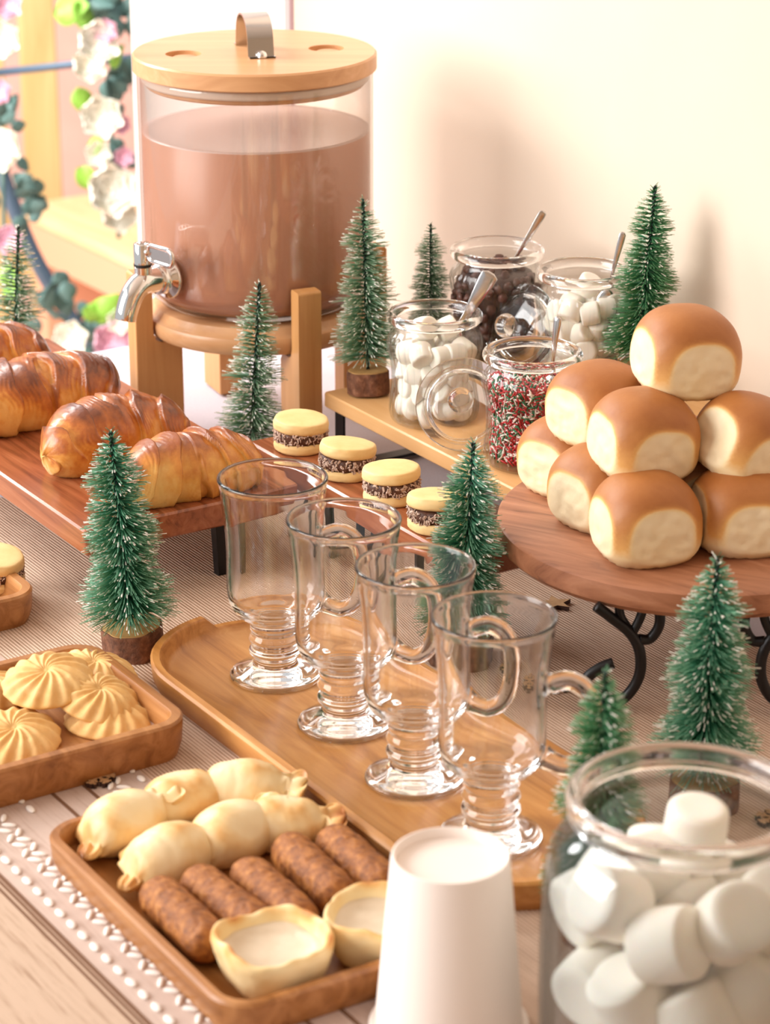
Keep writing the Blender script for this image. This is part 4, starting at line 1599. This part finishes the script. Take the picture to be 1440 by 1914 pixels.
def tart_geo(seed):
    def rf(i, a, r, z):
        sq = 1 + 0.055 * cos(4 * a + 0.6 + seed) + 0.02 * sin(3 * a + seed)
        return r * sq * (1 + 0.030 * noise.noise(Vector((cos(a) * 2.5, sin(a) * 2.5, seed + z * 60))) + 0.014 * noise.noise(Vector((cos(a) * 8, sin(a) * 8, seed + z * 250))))
    pr = smooth_prof([(0.0185, 0.0), (0.0225, 0.0012), (0.0265, 0.009), (0.0292, 0.0175), (0.0302, 0.0232), (0.0296, 0.0262), (0.0280, 0.0268), (0.0262, 0.0252), (0.0250, 0.0205), (0.0225, 0.0155), (0.0150, 0.0130)], 4)
    pr = [(0, 0.0)] + pr + [(0, 0.0125)]
    g = lathe(pr, 90, rf=rf)
    vs = []
    for x, y, z in g[0]:
        a = atan2(y, x)
        if z > 0.015:
            z += (0.0016 * sin(2 * a + seed) + 0.0007 * sin(5 * a + seed * 2) + 0.0004 * sin(13 * a)) * (z - 0.015) / 0.012
        vs.append((x, y, z))
    at = []
    for x, y, z in vs:
        at.append(0.18 + 0.60 * max(0, (z - 0.0215) / 0.005) * (0.6 + 0.9 * noise.noise(Vector((x * 90, y * 90, seed)))) + 0.42 * fbm((x, y, z), 60, seed) + 0.10 * max(0, (0.006 - z) / 0.006))
    return (vs, g[1]), at


M['tart'] = attr_mat('tart_shell', 'bake', [(0.0, (246, 226, 178)), (0.4, (240, 212, 156)), (0.75, (228, 178, 108)), (1.0, (200, 132, 68))], 0.6, 90, 0.12, 0.3, 0.001)
M['tart_fill'] = mottled('set_cream', [(0.3, (214, 196, 170)), (0.7, (232, 218, 196))], 50, 0.4, 0.5, 0.002)
for lab, loc, rz, sd in (('round tartlet at the near end of the foreground tray', (-0.0575, 1.1335, 0.0078), 0.2, 1.0),
                         ('round tartlet partly hidden behind the white paper cup', (-0.002, 1.1600, 0.0078), 1.4, 2.6)):
    r = thing('tartlet', lab, 'tartlet', loc, (0, 0, rz), 'tartlets in the foreground tray')
    g, at = tart_geo(sd)
    obj('shell', g, M['tart'], r, True, attr=('bake', at))
    obj('filling', lathe([(0.0268, 0.0192), (0.0245, 0.0196), (0.0215, 0.0186), (0.018, 0.0172), (0.013, 0.0168), (0.009, 0.0160), (0, 0.0158)], 60, rf=lambda i, a, q, z: q * (1 + 0.05 * cos(4 * a + 0.6 + sd) + 0.03 * sin(7 * a + 3 * i))), M['tart_fill'], r)

# ------------------------------------------------------------------ paper cup
cup = thing('paper_cup', 'white paper cup standing upside down in the foreground', 'cup', (0.0320, 1.0985, 0.001))
H_ = 0.0985
wall = [(0.0372, 0.004), (0.0292, H_ - 0.0012), (0.0288, H_), (0.0280, H_ + 0.0002), (0.0272, H_ - 0.0008), (0.0270, H_ - 0.008), (0.0364, 0.004)]
obj('cup_wall', lathe(wall, 96, closed=True), M['paper'], cup, 40)
obj('cup_base', lathe([(0, H_ - 0.0052), (0.0276, H_ - 0.0052), (0.0276, H_ - 0.0062), (0, H_ - 0.0062)], 80), M['paper'], cup, 40)
p = []
for k in range(12):
    a = 2 * pi * k / 12
    p.append((0.0382 + 0.0022 * cos(a), 0.0026 + 0.0026 * sin(a)))
obj('rolled_lip', lathe(p, 96, closed=True), M['paper'], cup)

# ------------------------------------------------------------------ big marshmallow jar
BJ = (0.1400, 1.0540, 0.001)
bj = thing('glass_jar', 'big open glass jar of large marshmallows in the right foreground', 'jar', BJ)
bo_ = smooth_prof([(0.052, 0.0015), (0.060, 0.004), (0.0645, 0.012), (0.0662, 0.030), (0.0668, 0.070), (0.0662, 0.105), (0.0640, 0.120), (0.0595, 0.1305), (0.0540, 0.1365), (0.0515, 0.1400), (0.0512, 0.1430)], 4)
bp = [(0, 0.0015)] + bo_ + [(r - 0.0022, z + (0.003 if z < 0.01 else 0)) for r, z in reversed(bo_)] + [(0, 0.0048)]
obj('jar_body', lathe(bp, 128), M['thin_big'], bj)
p = smooth_prof([(0.0500, 0.1425), (0.0535, 0.1420), (0.0552, 0.1440), (0.0545, 0.1462), (0.0560, 0.1490), (0.0566, 0.1515), (0.0550, 0.1545), (0.0520, 0.1552), (0.0498, 0.1535), (0.0492, 0.1490), (0.0492, 0.1450)], 3)
obj('rim', lathe(p, 128, closed=True), M['glass'], bj)
BL = 'large white marshmallow in the big foreground jar'
rnd = random.Random(17)
big = [
    # (angle deg, radius, z)
    (-105, 0.0425, 0.098), (-150, 0.043, 0.109), (-62, 0.042, 0.107), (-20, 0.043, 0.101), (-190, 0.043, 0.093),
    (-128, 0.043, 0.066), (-85, 0.044, 0.060), (-45, 0.043, 0.070), (-165, 0.042, 0.060), (-5, 0.043, 0.065),
    (-107, 0.043, 0.030), (-65, 0.043, 0.028), (-145, 0.043, 0.025), (-25, 0.043, 0.030),
    (40, 0.036, 0.095), (100, 0.036, 0.10), (150, 0.036, 0.10), (60, 0.036, 0.06), (120, 0.036, 0.06), (0, 0.0, 0.06), (0, 0.0, 0.025), (60, 0.0, 0.095)]
names = [(0, 2), (0, 1), (0, 3), (0, 4), (0, 0), (1, 1), (1, 2), (1, 3), (1, 0), (1, 4), (2, 1), (2, 2), (2, 0), (2, 3)]
for i, (a, r, z) in enumerate(big):
    a = radians(a)
    r *= 0.965
    if i < len(names):
        lab = 'large white marshmallow in the big jar, %s layer, %s from the left' % (('upper', 'middle', 'lower')[names[i][0]], ORD[names[i][1]])
        grp = 'marshmallows in the big foreground jar'
    else:
        lab, grp = 'large white marshmallow behind the front ones in the big jar', 'marshmallows at the back of the big jar'
    marshmallow((BJ[0] + r * cos(a), BJ[1] + r * sin(a), BJ[2] + z), (rnd.uniform(-0.5, 0.5), rnd.uniform(0.2, 1.4), rnd.uniform(0, 6)), 0.0300 * rnd.uniform(0.96, 1.06), lab, grp)
marshmallow((BJ[0] + 0.006, BJ[1] + 0.012, BJ[2] + 0.1275), (0.12, 0.05, 0.3), 0.0275, 'large white marshmallow standing upright on top inside the foreground jar rim', None, (0.92, 0.92, 1.15))
marshmallow((BJ[0] - 0.014, BJ[1] + 0.004, BJ[2] + 0.1140), (0.1, 1.5, 0.3), 0.0280, 'large white marshmallow lying on top just left of the upright one', None)

# ------------------------------------------------------------------ wooden confetti


def flake_geo(R=0.0105, th=0.003):
    parts = []
    for k in range(3):
        a = pi * k / 3
        parts.append(xf(([(-R, -0.0012, 0), (R, -0.0012, 0), (R, 0.0012, 0), (-R, 0.0012, 0), (-R, -0.0012, th), (R, -0.0012, th), (R, 0.0012, th), (-R, 0.0012, th)],
                         quadbox(0, 1, 0, 1, 0, 1)[1], [1, 0, 1, 1, 1, 1]), RZ(a)))
    for k in range(6):
        a = pi * k / 3
        for s in (-1, 1):
            for d in (0.45, 0.72):
                c = T(R * d * cos(a), R * d * sin(a), 0) @ RZ(a + s * 0.9)
                l_ = R * 0.36
                parts.append(xf(([(0, -0.0009, 0), (l_, -0.0009, 0), (l_, 0.0009, 0), (0, 0.0009, 0), (0, -0.0009, th), (l_, -0.0009, th), (l_, 0.0009, th), (0, 0.0009, th)],
                                 quadbox(0, 1, 0, 1, 0, 1)[1], [1, 0, 1, 1, 1, 1]), c))
    return join(*parts)


def star_geo(R=0.0125, th=0.003):
    pts = []
    for k in range(10):
        r = R if k % 2 == 0 else R * 0.45
        a = 2 * pi * k / 10 + 0.3
        pts.append((r * cos(a), r * sin(a)))
    g = prism(pts, 0, th)
    return g[0], g[1], [1] * 10 + [1, 0]


fl = None
for lab, x, y, rz in (('wooden snowflake cutout on the runner beside the front mug handle', 0.111, 1.503, 0.3),
                      ('wooden snowflake cutout on the runner seen through the front glass mug', 0.088, 1.530, 0.8),
                      ('wooden snowflake cutout behind the big jar, left of two', 0.160, 1.300, 0.1),
                      ('wooden snowflake cutout behind the big jar, right of two', 0.226, 1.318, 0.6),
                      ('wooden snowflake cutout by the far corner of the pastry tray', -0.1725, 1.370, 0.2)):
    if fl is None:
        o = obj('wooden_snowflake', flake_geo(), [M['ply'], M['cut_edge']], None, False)
        fl = o.data
    else:
        o = obj('wooden_snowflake', fl, None)
    o.location, o.rotation_euler = (x, y, 0.0012), (0, 0, rz)
    tag(o, lab, 'snowflake', 'wooden snowflake cutouts')
o = obj('wooden_star', star_geo(), [M['ply'], M['cut_edge']], None, False, loc=(0.119, 1.637, 0.0012), rot=(0, 0, 0.2))
tag(o, 'wooden star cutout lying on the runner under the bun stand edge', 'star')

# ------------------------------------------------------------------ garden beyond the opening
ps = thing('garden_post', 'weathered wooden post in the garden', 'post', (-0.610, 4.46, FL), (0, 0, 0.15))
obj('post_shaft', slab(0.032, 0.03, 0, 1.05, 0.004, 0.002), M['post_wood'], ps, 30)
obj('post_shaft', xf(slab(0.03, 0.02, 0, 1.05, 0.004, 0.002), T(-0.09, 0.02, 0)), M['post_wood'], ps, 30)
obj('rail', xf(slab(0.2, 0.012, 0.20, 0.26, 0.004, 0.002), T(-0.12, 0.0, 0)), M['post_wood'], ps, 30)

bn = thing('garden_bench', 'pale wooden garden bench with a terracotta front edge', 'bench', (-0.43, 4.085, FL), (0, 0, radians(-56)))
obj('seat', xf(slab(0.30, 0.11, 0.355, 0.372, 0.004, 0.002), T(0.02, 0.045, 0)), M['bench_wood'], bn, 30)
obj('apron', xf(slab(0.30, 0.010, 0.29, 0.355, 0.003, 0.001), T(0.02, -0.052, 0)), M['bench_edge'], bn, 30)
for sx in (-0.25, 0.29):
    obj('leg', xf(slab(0.02, 0.08, 0, 0.355, 0.003, 0.001), T(sx, 0.045, 0)), M['bench_edge'], bn, 30)

ar = thing('garden_arch', 'slate blue metal arch with a curved bar', 'arch', (-0.45, 3.6, FL))
arc = cr3([(-0.60, 3.6, 0.09), (-0.585, 3.6, -0.06), (-0.556, 3.6, -0.150), (-0.515, 3.6, -0.275), (-0.464, 3.6, -0.373), (-0.434, 3.6, -0.414), (-0.37, 3.6, -0.47), (-0.30, 3.6, -0.52), (-0.25, 3.6, -0.62), (-0.24, 3.6, FL)], 6)
obj('curved_bar', tube([(x + 0.45, y - 3.6, z - FL) for x, y, z in arc], 0.0115, 12), M['slate'], ar)
obj('cross_bar', tube([(-0.62 + 0.45, 0.02, -0.025 - FL), (-0.36 + 0.45, 0.02, 0.004 - FL), (-0.20 + 0.45, 0.02, 0.02 - FL)], 0.0055, 10), M['slate'], ar)
obj('post', tube([(-0.20 + 0.45, 0.02, 0), (-0.20 + 0.45, 0.02, 0.95)], 0.0115, 10), M['slate'], ar)


def petal(R, cup_, wid, seed):
    vs, fs = [], []
    n = 6
    for j in range(n + 1):
        for i in range(n + 1):
            a = -1 + 2 * i / n
            t = j / n
            wdt = wid * sin(pi * (0.12 + 0.80 * t)) ** 0.7
            x = a * wdt * R
            r = R * (0.15 + 0.85 * sin(t * cup_) / max(sin(min(cup_, pi / 2)), 0.1))
            y = r - 0.25 * R * a * a
            z = R * (t * 0.95 - 0.25 * t ** 3 * (2 - cup_)) + 0.04 * R * sin(5 * a + seed)
            vs.append((x, y, z))
    for j in range(n):
        for i in range(n):
            k = j * (n + 1) + i
            fs.append((k, k + 1, k + n + 2, k + n + 1))
    return vs, fs


rose_me = {}


def rose(parent, kind, loc, R, rot):
    if kind not in rose_me:
        gs = []
        for lay, (sc, cp, cnt) in enumerate(((1.0, 1.35, 6), (0.74, 1.15, 5), (0.48, 0.95, 4), (0.26, 0.8, 3))):
            for k in range(cnt):
                gs.append(xf(petal(sc, cp, 0.62, k + lay), RZ(2 * pi * k / cnt + lay * 0.5) @ T(0, 0, 0.10 * lay)))
        o = obj('rose', join(*gs), M[kind], parent)
        rose_me[kind] = o.data
    else:
        o = obj('rose', rose_me[kind], None, parent)
    o.location, o.rotation_euler, o.scale = loc, rot, (R,) * 3
    if kind == 'rose_pink':
        o['label'] = 'pink rose'
    else:
        o['label'] = 'cream rose'
    return o


leaf_me = {}


def leaf(parent, kind, loc, L, rot):
    if kind not in leaf_me:
        vs, fs = [], []
        n = 8
        for i in range(n + 1):
            t = i / n
            wd = 0.40 * sin(pi * t ** 0.8) ** 0.9 + 0.004
            z = -0.10 * (t - 0.5) ** 2
            vs += [(t - 0.5, -wd, z + 0.06), (t - 0.5, 0, z), (t - 0.5, wd, z + 0.06)]
        for i in range(n):
            b = i * 3
            fs += [(b, b + 1, b + 4, b + 3), (b + 1, b + 2, b + 5, b + 4)]
        m0 = len(vs)
        vs += [(x, y, z - 0.03) for x, y, z in vs]
        fs += [tuple(m0 + i for i in reversed(f)) for f in fs]
        edge = [i * 3 for i in range(n + 1)] + [i * 3 + 2 for i in range(n, -1, -1)]
        for p_, q_ in zip(edge, edge[1:] + edge[:1]):
            fs.append((p_, q_, m0 + q_, m0 + p_))
        o = obj('leaf', (vs, fs), M[kind], parent)
        leaf_me[kind] = o.data
    else:
        o = obj('leaf', leaf_me[kind], None, parent)
    o.location, o.rotation_euler, o.scale = loc, rot, (L,) * 3
    return o


rnd = random.Random(33)


def garland(label, y, stem, roses, leaves, darks):
    x0, z0 = stem[0]
    g = thing('rose_garland', label, 'garland', (x0, y, z0), (0, 0, 0), 'rose garlands on the garden arch')
    obj('stem', tube(cr3([(x - x0, 0.03, z - z0) for x, z in stem], 6), 0.003, 8), M['leaf_dark'], g)
    for kind, x, z, R in roses:
        rose(g, kind, (x - x0, -0.01, z - z0), R, (radians(70 + rnd.uniform(-15, 15)), rnd.uniform(-.3, .3), rnd.uniform(-.5, .5)))
    for x, z, L in leaves:
        leaf(g, 'leaf', (x - x0, -0.005 + rnd.uniform(-.01, .01), z - z0), L, (radians(70 + rnd.uniform(-25, 25)), rnd.uniform(-1.4, 1.4), rnd.uniform(-.5, .5)))
    for x, z, n, sp_ in darks:
        for k in range(n):
            leaf(g, 'leaf_dark', (x - x0 + rnd.gauss(0, sp_), 0.02 + rnd.uniform(-.02, .03), z - z0 + rnd.gauss(0, sp_ * 1.3)), rnd.uniform(0.022, 0.038), (radians(70 + rnd.uniform(-40, 40)), rnd.uniform(-3, 3), rnd.uniform(-.8, .8)))
    return g


garland('garland of white and pink roses hanging down beside the white wall', 3.55, [(-0.39, 0.14), (-0.385, 0.0), (-0.39, -0.12), (-0.385, -0.25)],
        [('rose_white', -0.403, 0.038, 0.032), ('rose_white', -0.418, 0.003, 0.026), ('rose_white', -0.399, -0.062, 0.032), ('rose_white', -0.396, -0.172, 0.040), ('rose_white', -0.385, -0.205, 0.03),
         ('rose_pink', -0.384, 0.055, 0.018), ('rose_white', -0.404, -0.118, 0.020), ('rose_pink', -0.374, -0.075, 0.015), ('rose_pink', -0.37, -0.12, 0.015)],
        [(-0.425, -0.041, 0.040), (-0.422, -0.152, 0.042), (-0.409, -0.106, 0.036), (-0.434, 0.085, 0.058), (-0.418, 0.075, 0.05), (-0.374, 0.02, 0.04)],
        [(-0.375, 0.07, 14, 0.014), (-0.378, -0.03, 14, 0.012), (-0.380, -0.125, 12, 0.012), (-0.40, 0.1, 8, 0.014)])
garland('garland of cream and pink roses at the left edge of the photo', 3.50, [(-0.56, 0.16), (-0.545, 0.0), (-0.54, -0.12), (-0.545, -0.28)],
        [('rose_white', -0.520, 0.053, 0.027), ('rose_white', -0.523, -0.102, 0.033), ('rose_pink', -0.529, -0.022, 0.020), ('rose_pink', -0.535, -0.232, 0.023), ('rose_pink', -0.518, 0.098, 0.022)],
        [(-0.535, -0.285, 0.04), (-0.53, -0.305, 0.035)],
        [(-0.512, -0.155, 16, 0.016), (-0.535, -0.05, 8, 0.012), (-0.500, -0.185, 8, 0.012)])
garland('low garland of roses at the foot of the arch by the stand', 3.45, [(-0.50, -0.30), (-0.46, -0.34), (-0.41, -0.37), (-0.37, -0.42)],
        [('rose_white', -0.442, -0.362, 0.027), ('rose_pink', -0.388, -0.362, 0.029), ('rose_white', -0.372, -0.335, 0.02)],
        [(-0.398, -0.318, 0.045), (-0.385, -0.310, 0.045), (-0.41, -0.322, 0.035)],
        [(-0.473, -0.315, 12, 0.012), (-0.41, -0.345, 14, 0.016), (-0.39, -0.405, 10, 0.016), (-0.42, -0.39, 8, 0.012)])
